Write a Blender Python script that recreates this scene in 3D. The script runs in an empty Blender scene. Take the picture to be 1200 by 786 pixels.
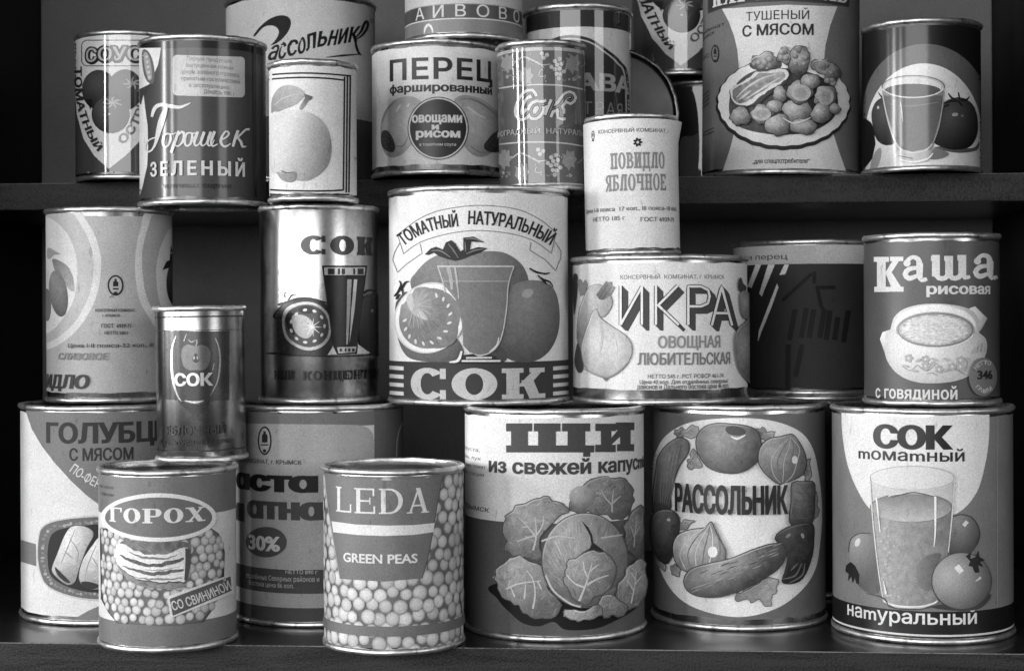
import bpy, bmesh, math, random
from math import sin, cos, pi, sqrt, radians, atan2, asin
from mathutils import Vector, Matrix
from mathutils.geometry import delaunay_2d_cdt

scene = bpy.context.scene
COL = scene.collection
random.seed(7)

# ------------------------------------------------------------------ camera
F = 1900.0                       # focal length in photograph pixels (1200 wide)
HX, HY = 600.0, 370.0            # principal column and horizon row of the photograph
ZS = 1.0
ROLL = radians(0.24)
cam_d = bpy.data.cameras.new('camera')
cam = bpy.data.objects.new('camera', cam_d)
COL.objects.link(cam)
cam_d.sensor_width = 36.0
cam_d.lens = F / 1200 * 36
cam_d.shift_y = -(393 - HY) / 1200
cam_d.clip_start = 0.02
cam_d.clip_end = 50
right = Vector((cos(ROLL), 0, -sin(ROLL)))
up = Vector((sin(ROLL), 0, cos(ROLL)))
back = Vector((0, -1, 0))
cam.matrix_world = Matrix((right, up, back)).transposed().to_4x4()
scene.camera = cam
cam_d.dof.use_dof = True
cam_d.dof.focus_distance = 0.88
cam_d.dof.aperture_fstop = 20


def ray(px, py):
    x, y = (px - HX) / F, -(py - HY) / F
    return right * x + up * y - back


# ------------------------------------------------------------------ world and lamps
world = bpy.data.worlds.new('World')
scene.world = world
world.use_nodes = True
bg = world.node_tree.nodes['Background']
bg.inputs[0].default_value = (0.5, 0.5, 0.5, 1)
bg.inputs[1].default_value = 0.30
_N, _L = world.node_tree.nodes, world.node_tree.links      # a dim room: dark floor, paler walls and ceiling
_tc = _N.new('ShaderNodeTexCoord'); _sp = _N.new('ShaderNodeSeparateXYZ'); _cr = _N.new('ShaderNodeMapRange')
_cr.inputs[1].default_value = -0.10; _cr.inputs[2].default_value = 0.22
_cr.inputs[3].default_value = 0.10; _cr.inputs[4].default_value = 0.60
_L.new(_tc.outputs['Generated'], _sp.inputs[0]); _L.new(_sp.outputs['Z'], _cr.inputs[0]); _L.new(_cr.outputs[0], bg.inputs[0])


def area_lamp(name, az, el, dist, sx, sy, power, aim=(0, 1.0, -0.02)):
    """A window or soft room light; az is degrees from the camera side, positive to the right."""
    d = bpy.data.lights.new(name, 'AREA')
    d.shape = 'RECTANGLE'
    d.size, d.size_y, d.energy = sx, sy, power
    o = bpy.data.objects.new(name, d)
    COL.objects.link(o)
    a, e = radians(az), radians(el)
    aim = Vector(aim)
    p = aim + Vector((sin(a) * cos(e), -cos(a) * cos(e), sin(e))) * dist
    o.location = p
    o.rotation_euler = (aim - p).to_track_quat('-Z', 'Y').to_euler()
    return o


for az_, sx_, pw_ in ((-79, .12, 14), (-64, .18, 22), (-49, .10, 10)):
    area_lamp('window_light', az_, 7, 2.2, sx_, .55, pw_)
area_lamp('window_light', -18, 8.5, 2.8, 2.2, 0.75, 47)
area_lamp('room_light', 45, 9, 2.6, 0.9, 0.6, 11)

scene.view_settings.view_transform = 'Standard'
scene.view_settings.look = 'None'
scene.view_settings.exposure = 0.0
scene.view_settings.gamma = 1.0
scene.view_settings.use_curve_mapping = False


def lin(g):
    g = max(0.0, min(255.0, g)) / 255
    return g / 12.92 if g <= 0.04045 else ((g + 0.055) / 1.055) ** 2.4


# ------------------------------------------------------------------ materials
def new_mat(name):
    m = bpy.data.materials.new(name)
    m.use_nodes = True
    nt = m.node_tree
    return m, nt, nt.nodes['Principled BSDF'], nt.nodes, nt.links


def print_mat(name, rough=0.5, spec=0.4, coat=0.0, metal=0.0, wear=0.15, grain=0.24, bump=0.02, coat_rough=0.08):
    """Printed label: ink colour from the mesh, paper grain, faint scuffs and a slightly uneven surface."""
    m, nt, b, N, Lk = new_mat(name)
    at = N.new('ShaderNodeAttribute'); at.attribute_name = 'Ink'
    tc = N.new('ShaderNodeTexCoord')
    n1 = N.new('ShaderNodeTexNoise'); n1.inputs['Scale'].default_value = 1500; n1.inputs['Detail'].default_value = 2
    n2 = N.new('ShaderNodeTexNoise'); n2.inputs['Scale'].default_value = 32; n2.inputs['Detail'].default_value = 7
    n2.inputs['Roughness'].default_value = 0.68
    Lk.new(tc.outputs['Object'], n1.inputs['Vector']); Lk.new(tc.outputs['Object'], n2.inputs['Vector'])
    r1 = N.new('ShaderNodeMapRange'); r1.inputs[1].default_value = 0.25; r1.inputs[2].default_value = 0.75
    r1.inputs[3].default_value = 1 - grain; r1.inputs[4].default_value = 1 + grain
    r2 = N.new('ShaderNodeMapRange'); r2.inputs[1].default_value = 0.3; r2.inputs[2].default_value = 0.72
    r2.inputs[3].default_value = 1 - wear; r2.inputs[4].default_value = 1 + wear * 0.6
    Lk.new(n1.outputs['Fac'], r1.inputs[0]); Lk.new(n2.outputs['Fac'], r2.inputs[0])
    mu0 = N.new('ShaderNodeMath'); mu0.operation = 'MULTIPLY'
    Lk.new(r1.outputs[0], mu0.inputs[0]); Lk.new(r2.outputs[0], mu0.inputs[1])
    mp = N.new('ShaderNodeMapping'); mp.inputs['Scale'].default_value = (1, 1, .35); mp.inputs['Rotation'].default_value = (.3, .2, 0)
    Lk.new(tc.outputs['Object'], mp.inputs['Vector'])
    n4 = N.new('ShaderNodeTexNoise'); n4.inputs['Scale'].default_value = 260; n4.inputs['Detail'].default_value = 3
    Lk.new(mp.outputs[0], n4.inputs['Vector'])
    r4 = N.new('ShaderNodeMapRange'); r4.inputs[1].default_value = 0.66; r4.inputs[2].default_value = 0.74
    r4.inputs[3].default_value = 1.0; r4.inputs[4].default_value = 0.72
    Lk.new(n4.outputs['Fac'], r4.inputs[0])
    mu = N.new('ShaderNodeMath'); mu.operation = 'MULTIPLY'
    Lk.new(mu0.outputs[0], mu.inputs[0]); Lk.new(r4.outputs[0], mu.inputs[1])
    vm = N.new('ShaderNodeVectorMath'); vm.operation = 'SCALE'
    Lk.new(at.outputs['Color'], vm.inputs[0]); Lk.new(mu.outputs[0], vm.inputs['Scale'])
    Lk.new(vm.outputs[0], b.inputs['Base Color'])
    b.inputs['Metallic'].default_value = metal
    b.inputs['Specular IOR Level'].default_value = spec
    b.inputs['Coat Weight'].default_value = coat
    b.inputs['Coat Roughness'].default_value = coat_rough
    r3 = N.new('ShaderNodeMapRange'); r3.inputs[1].default_value = 0.3; r3.inputs[2].default_value = 0.7
    r3.inputs[3].default_value = rough - 0.06; r3.inputs[4].default_value = rough + 0.08
    Lk.new(n2.outputs['Fac'], r3.inputs[0]); Lk.new(r3.outputs[0], b.inputs['Roughness'])
    bp = N.new('ShaderNodeBump'); bp.inputs['Strength'].default_value = bump * 10; bp.inputs['Distance'].default_value = 0.0004
    n3 = N.new('ShaderNodeTexNoise'); n3.inputs['Scale'].default_value = 55; n3.inputs['Detail'].default_value = 3
    Lk.new(tc.outputs['Object'], n3.inputs['Vector'])
    Lk.new(n3.outputs['Fac'], bp.inputs['Height']); Lk.new(bp.outputs[0], b.inputs['Normal'])
    if coat > 0: Lk.new(bp.outputs[0], b.inputs['Coat Normal'])
    return m


def tin_mat(name, base=0.55, rough=0.24, bump=0.25, stretch=0.12, rust=0.35):
    m, nt, b, N, Lk = new_mat(name)
    tc = N.new('ShaderNodeTexCoord')
    mp = N.new('ShaderNodeMapping'); mp.inputs['Scale'].default_value = (1, 1, stretch)
    Lk.new(tc.outputs['Object'], mp.inputs['Vector'])
    n = N.new('ShaderNodeTexNoise'); n.inputs['Scale'].default_value = 90; n.inputs['Detail'].default_value = 6
    Lk.new(mp.outputs[0], n.inputs['Vector'])
    n2 = N.new('ShaderNodeTexNoise'); n2.inputs['Scale'].default_value = 420; n2.inputs['Detail'].default_value = 3
    Lk.new(tc.outputs['Object'], n2.inputs['Vector'])
    cr = N.new('ShaderNodeMapRange'); cr.inputs[1].default_value = 0.3; cr.inputs[2].default_value = 0.7
    cr.inputs[3].default_value = base * 0.72; cr.inputs[4].default_value = base * 1.15
    mx = N.new('ShaderNodeMath'); mx.operation = 'ADD'
    ml = N.new('ShaderNodeMath'); ml.operation = 'MULTIPLY'; ml.inputs[1].default_value = 0.5
    Lk.new(n.outputs['Fac'], mx.inputs[0]); Lk.new(n2.outputs['Fac'], mx.inputs[1])
    Lk.new(mx.outputs[0], ml.inputs[0]); Lk.new(ml.outputs[0], cr.inputs[0])
    n5 = N.new('ShaderNodeTexNoise'); n5.inputs['Scale'].default_value = 170; n5.inputs['Detail'].default_value = 5
    Lk.new(tc.outputs['Object'], n5.inputs['Vector'])
    r5 = N.new('ShaderNodeMapRange'); r5.inputs[1].default_value = 0.57; r5.inputs[2].default_value = 0.70
    r5.inputs[3].default_value = 1.0; r5.inputs[4].default_value = rust
    Lk.new(n5.outputs['Fac'], r5.inputs[0])
    m5 = N.new('ShaderNodeMath'); m5.operation = 'MULTIPLY'
    Lk.new(cr.outputs[0], m5.inputs[0]); Lk.new(r5.outputs[0], m5.inputs[1])
    Lk.new(m5.outputs[0], b.inputs['Base Color'])
    b.inputs['Metallic'].default_value = 1.0
    rr = N.new('ShaderNodeMapRange'); rr.inputs[3].default_value = rough - 0.08; rr.inputs[4].default_value = rough + 0.12
    Lk.new(n.outputs['Fac'], rr.inputs[0]); Lk.new(rr.outputs[0], b.inputs['Roughness'])
    bp = N.new('ShaderNodeBump'); bp.inputs['Strength'].default_value = bump; bp.inputs['Distance'].default_value = 0.0006
    Lk.new(n.outputs['Fac'], bp.inputs['Height']); Lk.new(bp.outputs[0], b.inputs['Normal'])
    return m


def wood_mat(name, g0, g1, rough, axis_scale, coat=0.0, bump=0.15, scale=60, spec=0.5):
    m, nt, b, N, Lk = new_mat(name)
    tc = N.new('ShaderNodeTexCoord')
    mp = N.new('ShaderNodeMapping'); mp.inputs['Scale'].default_value = axis_scale
    Lk.new(tc.outputs['Object'], mp.inputs['Vector'])
    n = N.new('ShaderNodeTexNoise'); n.inputs['Scale'].default_value = scale; n.inputs['Detail'].default_value = 8
    n.inputs['Roughness'].default_value = 0.65; n.inputs['Distortion'].default_value = 0.6
    Lk.new(mp.outputs[0], n.inputs['Vector'])
    n2 = N.new('ShaderNodeTexNoise'); n2.inputs['Scale'].default_value = 900; n2.inputs['Detail'].default_value = 2
    Lk.new(tc.outputs['Object'], n2.inputs['Vector'])
    ad = N.new('ShaderNodeMath'); ad.operation = 'MULTIPLY_ADD'; ad.inputs[1].default_value = 0.8
    Lk.new(n2.outputs['Fac'], ad.inputs[0]); Lk.new(n.outputs['Fac'], ad.inputs[2])
    cr = N.new('ShaderNodeValToRGB')
    cr.color_ramp.elements[0].position = 0.72; cr.color_ramp.elements[0].color = (g0, g0, g0, 1)
    cr.color_ramp.elements[1].position = 1.12; cr.color_ramp.elements[1].color = (g1, g1, g1, 1)
    Lk.new(ad.outputs[0], cr.inputs[0]); Lk.new(cr.outputs[0], b.inputs['Base Color'])
    b.inputs['Roughness'].default_value = rough
    b.inputs['Specular IOR Level'].default_value = spec
    b.inputs['Coat Weight'].default_value = coat; b.inputs['Coat Roughness'].default_value = 0.12
    bp = N.new('ShaderNodeBump'); bp.inputs['Strength'].default_value = bump; bp.inputs['Distance'].default_value = 0.0005
    Lk.new(ad.outputs[0], bp.inputs['Height']); Lk.new(bp.outputs[0], b.inputs['Normal'])
    return m


M_RIM = tin_mat('seam_tinplate', 0.80, 0.42, 0.15, 1.0)
M_LID = tin_mat('lid_tinplate', 0.50, 0.28, 0.15, 1.0)
M_BODY = tin_mat('tinplate', 0.40, 0.24, 0.10, 0.06, rust=0.8)
M_PAPER = print_mat('matt_paper_label', 0.62, 0.25, bump=0.04)
M_SATIN = print_mat('satin_paper_label', 0.42, 0.45)
M_GLOSS = print_mat('glossy_lithographed_label', 0.55, 0.2, coat=0.8, bump=0.002, coat_rough=0.035)
M_INK = print_mat('lacquer_on_tin', 0.26, 0.5, metal=0.55, bump=0.006)
M_DULL = tin_mat('dull_tinplate', 0.25, 0.24, 0.10, 0.06, rust=0.8)
M_TARNISH = tin_mat('tarnished_tinplate', 0.10, 0.3, 0.1, 1.0)
M_GLOSSY_SOFT = print_mat('softly_glossy_label', 0.5, 0.25, coat=0.45, bump=0.006, coat_rough=0.16)
M_DARK = print_mat('dark_lacquer', 0.4, 0.4, bump=0.006)


def mesh_obj(name, verts, faces, mat, parent=None, smooth=True):
    me = bpy.data.meshes.new(name)
    me.from_pydata(verts, [], faces)
    me.materials.append(mat)
    if smooth:
        me.polygons.foreach_set('use_smooth', [True] * len(me.polygons))
    me.update()
    o = bpy.data.objects.new(name, me)
    COL.objects.link(o)
    if parent: o.parent = parent
    return o


def lathe(name, prof, mat, parent, n=128, closed=False, wob=0.0, ph=0.0):
    """prof: (r, z) list revolved about the can's axis."""
    vs, fs = [], []
    m = len(prof)
    for r, z in prof:
        for k in range(n):
            a = 2 * pi * k / n
            q = wob * (vnoise(4 * cos(a) + ph, 4 * sin(a) + ph) + .6 * vnoise(11 * cos(a) - ph, 11 * sin(a) + 2 * ph)) if wob else 0
            vs.append(((r + q) * cos(a), (r + q) * sin(a), z + q * .5))
    rng = range(m) if closed else range(m - 1)
    for i in rng:
        j = (i + 1) % m
        for k in range(n):
            l = (k + 1) % n
            fs.append((i * n + k, i * n + l, j * n + l, j * n + k))
    o = mesh_obj(name, vs, fs, mat, parent)
    return o


# ------------------------------------------------------------------ cupboard
YAW = radians(4.3)
DV = Vector((cos(YAW), -sin(YAW), 0))       # along the shelf, to the right
NV = Vector((sin(YAW), cos(YAW), 0))        # into the cupboard
SHELF_Z, UPPER_Z = -0.174, 0.086
unit = bpy.data.objects.new('wooden_cupboard', None)
COL.objects.link(unit)
unit.location = (0, 0.850, SHELF_Z - 0.030)
unit.rotation_euler = (0, 0, -YAW)
unit['label'] = 'dark stained wooden cupboard with two shelves holding all the cans'
unit['category'] = 'cupboard'
M_FRONT = wood_mat('dark_stained_wood', 0.002, 0.022, 0.6, (0.10, 1, 1), bump=0.9, scale=110, spec=0.3)
M_SHELF = wood_mat('varnished_shelf_top', 0.006, 0.020, 0.34, (0.10, 1.2, 1), coat=0.35, bump=0.10)
M_SIDE = wood_mat('dark_side_wood', 0.004, 0.009, 0.7, (1, 1, 0.12), bump=0.2, spec=0.2)
M_EDGE = wood_mat('painted_edge_highlight', 0.05, 0.22, 0.5, (0.2, 1, 1), scale=90)  # paler wood on the top front bevel, painting in the edge's highlight
M_BACK = wood_mat('grey_painted_hardboard', 0.095, 0.125, 0.7, (1, 1, 1), bump=0.1, scale=14)


def slab(name, x0, x1, y0, y1, z0, z1, mats, bev=0.0012, parent=unit):
    """board in the cupboard's own axes: x along it, y into it, z up; mats = (top/other, front)"""
    bm = bmesh.new()
    bmesh.ops.create_cube(bm, size=1)
    for v in bm.verts:
        v.co = Vector((x0 + (v.co.x + .5) * (x1 - x0), y0 + (v.co.y + .5) * (y1 - y0), z0 + (v.co.z + .5) * (z1 - z0)))
    bmesh.ops.bevel(bm, geom=list(bm.edges), offset=bev, segments=3, affect='EDGES', profile=0.6)
    bm.normal_update()
    for f in bm.faces:
        f.smooth = False
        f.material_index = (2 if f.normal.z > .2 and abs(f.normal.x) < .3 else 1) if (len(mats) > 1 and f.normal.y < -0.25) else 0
    me = bpy.data.meshes.new(name)
    bm.to_mesh(me); bm.free()
    for m in mats: me.materials.append(m)
    o = bpy.data.objects.new(name, me); COL.objects.link(o); o.parent = parent
    return o


BZ = 0.030                                   # bottom shelf thickness: local z of its top
UPY = 0.164                                  # the upper shelf stands back
WALLY = 0.358
XL, XR = -0.3865, 0.3255
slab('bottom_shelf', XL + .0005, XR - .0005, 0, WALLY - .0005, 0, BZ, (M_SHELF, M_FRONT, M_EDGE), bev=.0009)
zz = UPPER_Z - SHELF_Z + BZ
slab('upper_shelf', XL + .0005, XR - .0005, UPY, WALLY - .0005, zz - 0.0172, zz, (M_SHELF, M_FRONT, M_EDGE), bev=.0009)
slab('side_panel', XL - .018, XL, 0, WALLY + .01, -.01, 0.62, (M_SIDE,))
slab('side_panel', XR, XR + .018, 0, WALLY + .01, -.01, 0.62, (M_SIDE,))
slab('back_panel', XL + .0003, XR - .0003, WALLY, WALLY + .006, -.01, 0.62, (M_BACK,))
slab('top_board', XL - .018, XR + .018, 0, WALLY + .01, 0.6205, 0.64, (M_SIDE,))

# ------------------------------------------------------------------ cans
CAN_GROUP = 'tinned food cans on the cupboard shelves'


class Can:
    """A tin can: an Empty at its base > body, top_seam, bottom_seam, lid, label.
    Its printed label is drawn in photograph pixels and wrapped on the can's own cylinder."""

    def __init__(s, name, label, xl, xr, Y, z, h, D=None, tilt=0.0, mat=None, strip=(0.0045, 0.0045),
                 category='can', lying=None, X=None, body=None):
        a1, a2 = math.atan((xl - HX) / F), math.atan((xr - HX) / F)
        s.X = Y * math.tan((a1 + a2) / 2) if X is None else X
        s.R = math.hypot(s.X, Y) * sin((a2 - a1) / 2) if D is None or X is None else D / 2
        s.xm, s.hw0 = (xl + xr) / 2, (xr - xl) / 2
        s.Y, s.z, s.h = Y, z, h
        s.Rb = s.R - 0.0008
        s.Rl = s.Rb + 0.0002
        s.root = bpy.data.objects.new(name, None)
        COL.objects.link(s.root)
        s.root.empty_display_size = 0.01
        s.root.location = (s.X, Y, z)
        s.root.rotation_euler = (0, radians(tilt), 0)
        if lying: s.root.rotation_euler = lying
        s.root['label'], s.root['category'], s.root['group'] = label, category, CAN_GROUP
        s.M = Matrix.LocRotScale(s.root.location, s.root.rotation_euler, None)
        s.Mi = s.M.inverted()
        s.M3 = s.Mi.to_3x3()
        s.o = s.Mi @ Vector((0, 0, 0))
        s.mat = mat or M_SATIN
        s.V, s.Fc, s.C = [], [], []
        s.layer = 0
        s.micro = 0
        s.strip = strip
        s.body = body or M_BODY
        s.flat = lying is not None
        s.flare = None
        s.zo = (0.0, 0.0, 1.0)
        s._tin()

    def _tin(s):
        R, Rb, h = s.R, s.Rb, s.h
        lathe('body', [(Rb - .0006, 0.0008), (Rb, 0.003), (Rb, h - 0.003), (Rb - .0006, h - 0.0008)], s.body, s.root)

        def seam(z0, z1):
            zm = (z0 + z1) / 2
            w = .0017
            return [(R + .0002, z0 + .0007), (R + .0005, zm), (R + .0002, z1 - .0006), (R - .0004, z1), (R - w, z1),
                    (R - w - .0005, z1 - .0006), (R - w - .0003, z0 + .0006), (R - .0006, z0)]
        lathe('bottom_seam', seam(0, .0031), M_RIM, s.root, closed=True, wob=.0008, ph=s.X * 77 + s.z * 31)
        lathe('top_seam', seam(h - .0031, h), M_RIM, s.root, closed=True, wob=.0008, ph=s.X * 57 + s.Y * 41)
        d = h - .0042
        Ri = R - .0026
        prof = [(R - .0022, h - .001), (Ri, d + .0004), (Ri - .0006, d), (Ri * .93, d), (Ri * .91, d + .0006), (Ri * .86, d + .0008),
                (Ri * .84, d + .0002), (Ri * .76, d + .0002), (Ri * .74, d + .0008), (Ri * .66, d + .001), (Ri * .64, d + .0004),
                (Ri * .3, d + .0005), (0.0001, d + .0006)]
        if s.flat: prof = [(R - .0022, h - .001), (Ri, d + .0004), (Ri * .96, d), (0.0001, d)]
        lathe('lid', prof, M_LID, s.root, n=96)
        lathe('base', [(R - .0022, .0008), (Ri, .003), (Ri * .9, .0034), (0.0001, .003)], M_LID, s.root, n=64)

    # ---- mapping
    def U(s, px, py):
        """photograph pixel -> (theta, height) on this can"""
        d = (s.M3 @ ray(s.zo[0] + px / s.zo[2], s.zo[1] + py / s.zo[2]))
        o = s.o
        a = d.x * d.x + d.y * d.y
        b = 2 * (o.x * d.x + o.y * d.y)
        c = o.x * o.x + o.y * o.y - s.Rl ** 2
        q = b * b - 4 * a * c
        t = (-b - sqrt(q)) / (2 * a) if q > 0 else -b / (2 * a)
        p = o + d * t
        return (atan2(p.x, -p.y), p.z)

    def v(s, py, px=None):
        return s.U(s.cx if px is None else px, py)[1]

    @property
    def cx(s):
        return (s.xm - s.zo[0]) * s.zo[2]

    def zoom(s, x0, y0, sc):
        """read the following drawing off an enlargement of the photograph"""
        global ZS
        s.zo = (x0, y0, sc)
        ZS = sc
        return s

    def pt(s, th, v, k):
        r = s.Rl + k
        if s.flare: r += s.flare(th, v)
        v = max(s.strip[0] * .0 + .0034, min(s.h - .0034, v))
        return (r * sin(th), -r * cos(th), v)

    def up_layer(s, n=1):
        s.layer += n

    # ---- raw triangulated region in mapper space
    def _emit(s, loops, shade, mapper, cols, rowstep, wind=False):
        vs, es = [], []
        for lp in loops:
            n0 = len(vs)
            m = len(lp)
            vs += [Vector(p) for p in lp]
            es += [(n0 + i, n0 + (i + 1) % m) for i in range(m)]
        xs = [p[0] for lp in loops for p in lp]; ys = [p[1] for lp in loops for p in lp]
        x0, x1, y0, y1 = min(xs), max(xs), min(ys), max(ys)
        gx = [c for c in cols if x0 < c < x1]
        ny = max(1, int((y1 - y0) / rowstep))
        for i, c in enumerate(gx):
            for j in range(ny):
                vs.append(Vector((c, y0 + (y1 - y0) * (j + (.5 if i % 2 else .35)) / ny)))
        fl, n0 = [], 0
        for lp in loops:
            fl.append(list(range(n0, n0 + len(lp)))); n0 += len(lp)
        res = delaunay_2d_cdt(vs, es, fl, 1, 1e-7 if mapper is None else 1e-5)
        tris = res[2]
        if wind:
            tris = []
            for f in res[2]:
                qx = sum(res[0][i].x for i in f) / len(f); qy = sum(res[0][i].y for i in f) / len(f)
                if sum(winding(qx, qy, lp) for lp in loops) != 0: tris.append(f)
        base = len(s.V)
        s.micro = (s.micro + 1) % 90
        k = s.layer * 3.2e-5 + s.micro * 2e-7
        for p in res[0]:
            x, y = p
            th, v = (x / s.Rl, y) if mapper is None else mapper(x, y)
            s.V.append(s.pt(th, v, k))
            g = shade(x, y) if callable(shade) else shade
            s.C.append(g)
        for f in tris:
            s.Fc.append(tuple(base + i for i in f))

    def _cols(s, step=None):
        """pixel columns that stand at even angles round the can"""
        n = max(40, int(pi * s.Rl / .0013)) if step is None else int(180 / step)
        t0 = atan2(-s.X, s.Y)
        out = []
        for i in range(n):
            t = t0 * -1 * -1 + (-pi / 2 + pi * (i + .5) / n) * .985
            p = s.M @ Vector((s.Rl * sin(t), -s.Rl * cos(t), s.h / 2))
            x, y, z = p.dot(right), p.y, p.dot(up)
            out.append((HX + x / y * F - s.zo[0]) * s.zo[2])
        return sorted(out)

    def _sub(s, lp, step):
        """outline with extra points, closer where the label turns away at the can's sides"""
        out = []
        hw = s.hw0 * s.zo[2]
        cols = [c for c in s._cols(2.0) if abs(c - s.cx) > .72 * hw]
        n = len(lp)
        for i in range(n):
            a, b = lp[i], lp[(i + 1) % n]
            L = math.hypot(b[0] - a[0], b[1] - a[1])
            m = max(1, int(math.ceil(L / step)))
            ts = {k / m for k in range(m)}
            if abs(b[0] - a[0]) > 1e-6:
                for c in cols:
                    t = (c - a[0]) / (b[0] - a[0])
                    if .02 < t < .98: ts.add(t)
            last = -1
            for t in sorted(ts):
                if t - last < 1e-3: continue
                last = t
                out.append((a[0] + (b[0] - a[0]) * t, a[1] + (b[1] - a[1]) * t))
        return out

    def fill(s, loops, g, row=None, wind=False):
        """filled shape(s) given as pixel outlines (even-odd holes)"""
        if loops and isinstance(loops[0][0], (int, float)): loops = [loops]
        loops = [s._sub(clean(l), 3.0 * ZS) for l in loops]
        if row is None: row = 2.6 * ZS if callable(g) else 4.5 * ZS
        s._emit(loops, g, s.U, s._cols(), row, wind)

    def fillL(s, loops, g, row=None):
        s.up_layer(); s.fill(loops, g, row)

    def paint(s, lp, fn, amp=16, n=70, L=11, w=3.2, ang=None, edge=None, seed=1, fill=True):
        """an illustrated area: ground tone, then brush marks that follow its modelling, then a drawn edge"""
        if fill: s.fillL(lp, fn)
        s.up_layer()
        rnd = random.Random(seed + len(lp))
        xs = [p[0] for p in lp]; ys = [p[1] for p in lp]
        x0, x1, y0, y1 = min(xs), max(xs), min(ys), max(ys)
        k = 0
        for _ in range(n * 4):
            if k >= n: break
            x, y = rnd.uniform(x0, x1), rnd.uniform(y0, y1)
            a = radians(ang(x, y) if callable(ang) else (ang if ang is not None else rnd.uniform(0, 180)) + rnd.uniform(-22, 22))
            l = L * rnd.uniform(.5, 1.3)
            dx, dy = cos(a) * l, sin(a) * l
            if not (inside((x, y), lp) and inside((x + dx, y + dy), lp) and inside((x - dx, y - dy), lp)): continue
            k += 1
            b = rnd.uniform(-2, 2)
            g = (fn(x, y) if callable(fn) else fn) + rnd.uniform(-1, 1) * amp
            s.line([(x - dx, y - dy), (x + b, y + b), (x + dx, y + dy)], [1, w * rnd.uniform(.5, 1.2), 1], round(g), new=False)
        if edge is not None:
            s.line(list(lp)[::2], 2.6, edge, closed=True, smooth=False)
            # lit upper edges of the drawn thing
            ar_ = 1 if area(lp) > 0 else -1
            run = []
            n_ = len(lp)
            for i in range(n_ + 1):
                a, b, p = lp[(i - 2) % n_], lp[(i + 2) % n_], lp[i % n_]
                l_ = math.hypot(b[0] - a[0], b[1] - a[1]) or 1
                nx, ny = (b[1] - a[1]) / l_ * ar_, -(b[0] - a[0]) / l_ * ar_
                if -.45 * nx - .85 * ny > .45 and i < n_: run.append((p[0] - nx * 4.5, p[1] - ny * 4.5))
                else:
                    if len(run) > 5:
                        gm = (fn(*run[len(run) // 2]) if callable(fn) else fn) + 30
                        s.line(run[::2], [1, 4.5, 1], round(min(225, gm)), smooth=False)
                    run = []

    def ell(s, cx, cy, rx, ry, g, rot=0, n=None, new=True):
        if new: s.up_layer()
        s.fill(ellipse(cx, cy, rx, ry, rot, n), g)

    def line(s, pts, w, g, closed=False, smooth=True, new=True):
        """stroke of pixel width w (number or list along it)"""
        if new: s.up_layer()
        pp = spline(pts, closed) if smooth and len(pts) > 2 else s._sub(pts, 3.0 * ZS) if closed else polysub(pts, 3.0 * ZS)
        n = len(pp)
        if n < 2: return
        def wd(i):
            if isinstance(w, (int, float)): return w
            t = i / max(1, n - 1) * (len(w) - 1)
            a = min(int(t), len(w) - 2)
            return w[a] + (w[a + 1] - w[a]) * (t - a)
        wmax = w if isinstance(w, (int, float)) else max(w)
        m = max(1, int(math.ceil(wmax / (2.6 * ZS))))
        base = len(s.V)
        k = s.layer * 3.2e-5
        for i in range(n):
            if closed: a, b = pp[i - 1], pp[(i + 1) % n]
            else: a, b = pp[max(0, i - 1)], pp[min(n - 1, i + 1)]
            dx, dy = b[0] - a[0], b[1] - a[1]
            L = math.hypot(dx, dy) or 1
            nx, ny = -dy / L, dx / L
            hw = wd(i) / 2
            for j in range(m + 1):
                q = -1 + 2 * j / m
                x, y = pp[i][0] + nx * hw * q, pp[i][1] + ny * hw * q
                th, v = s.U(x, y)
                s.V.append(s.pt(th, v, k + i * 4e-8))
                s.C.append(g(x, y) if callable(g) else g)
        for i in range(n if closed else n - 1):
            i2 = (i + 1) % n
            for j in range(m):
                s.Fc.append((base + i * (m + 1) + j, base + i2 * (m + 1) + j, base + i2 * (m + 1) + j + 1, base + i * (m + 1) + j + 1))

    def base(s, g, v0=None, v1=None):
        """the label sheet itself, all the way round"""
        v0 = s.strip[0] if v0 is None else v0
        v1 = s.h - s.strip[1] if v1 is None else v1
        s.band_v(v0, v1, g, 180, .00022 if s.mat is not M_GLOSS else 0)

    def band_v(s, v0, v1, g, half=112, wav=0):
        n = int(2 * half / 1.7)
        rows = max(2, int((v1 - v0) / (.004 if callable(g) else .012)) + 1)
        base = len(s.V); k = s.layer * 3.2e-5
        for j in range(rows):
            v = v0 + (v1 - v0) * j / (rows - 1)
            for i in range(n + 1):
                th = radians(-half + 2 * half * i / n)
                q = v + wav * (sin(7 * th + s.X * 90) + .7 * sin(17 * th + 1) + vnoise(th * 9, s.X * 50)) if wav and j in (0, rows - 1) else v
                s.V.append(s.pt(th, q, k)); s.C.append(g(th, v) if callable(g) else g)
        for j in range(rows - 1):
            for i in range(n):
                a = base + j * (n + 1) + i
                s.Fc.append((a, a + 1, a + n + 2, a + n + 1))

    def band(s, y0, y1, g, half=112, px=None):
        """horizontal band between pixel rows read at the can's middle"""
        s.up_layer()
        s.band_v(s.v(y1, px), s.v(y0, px), g, half)

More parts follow.
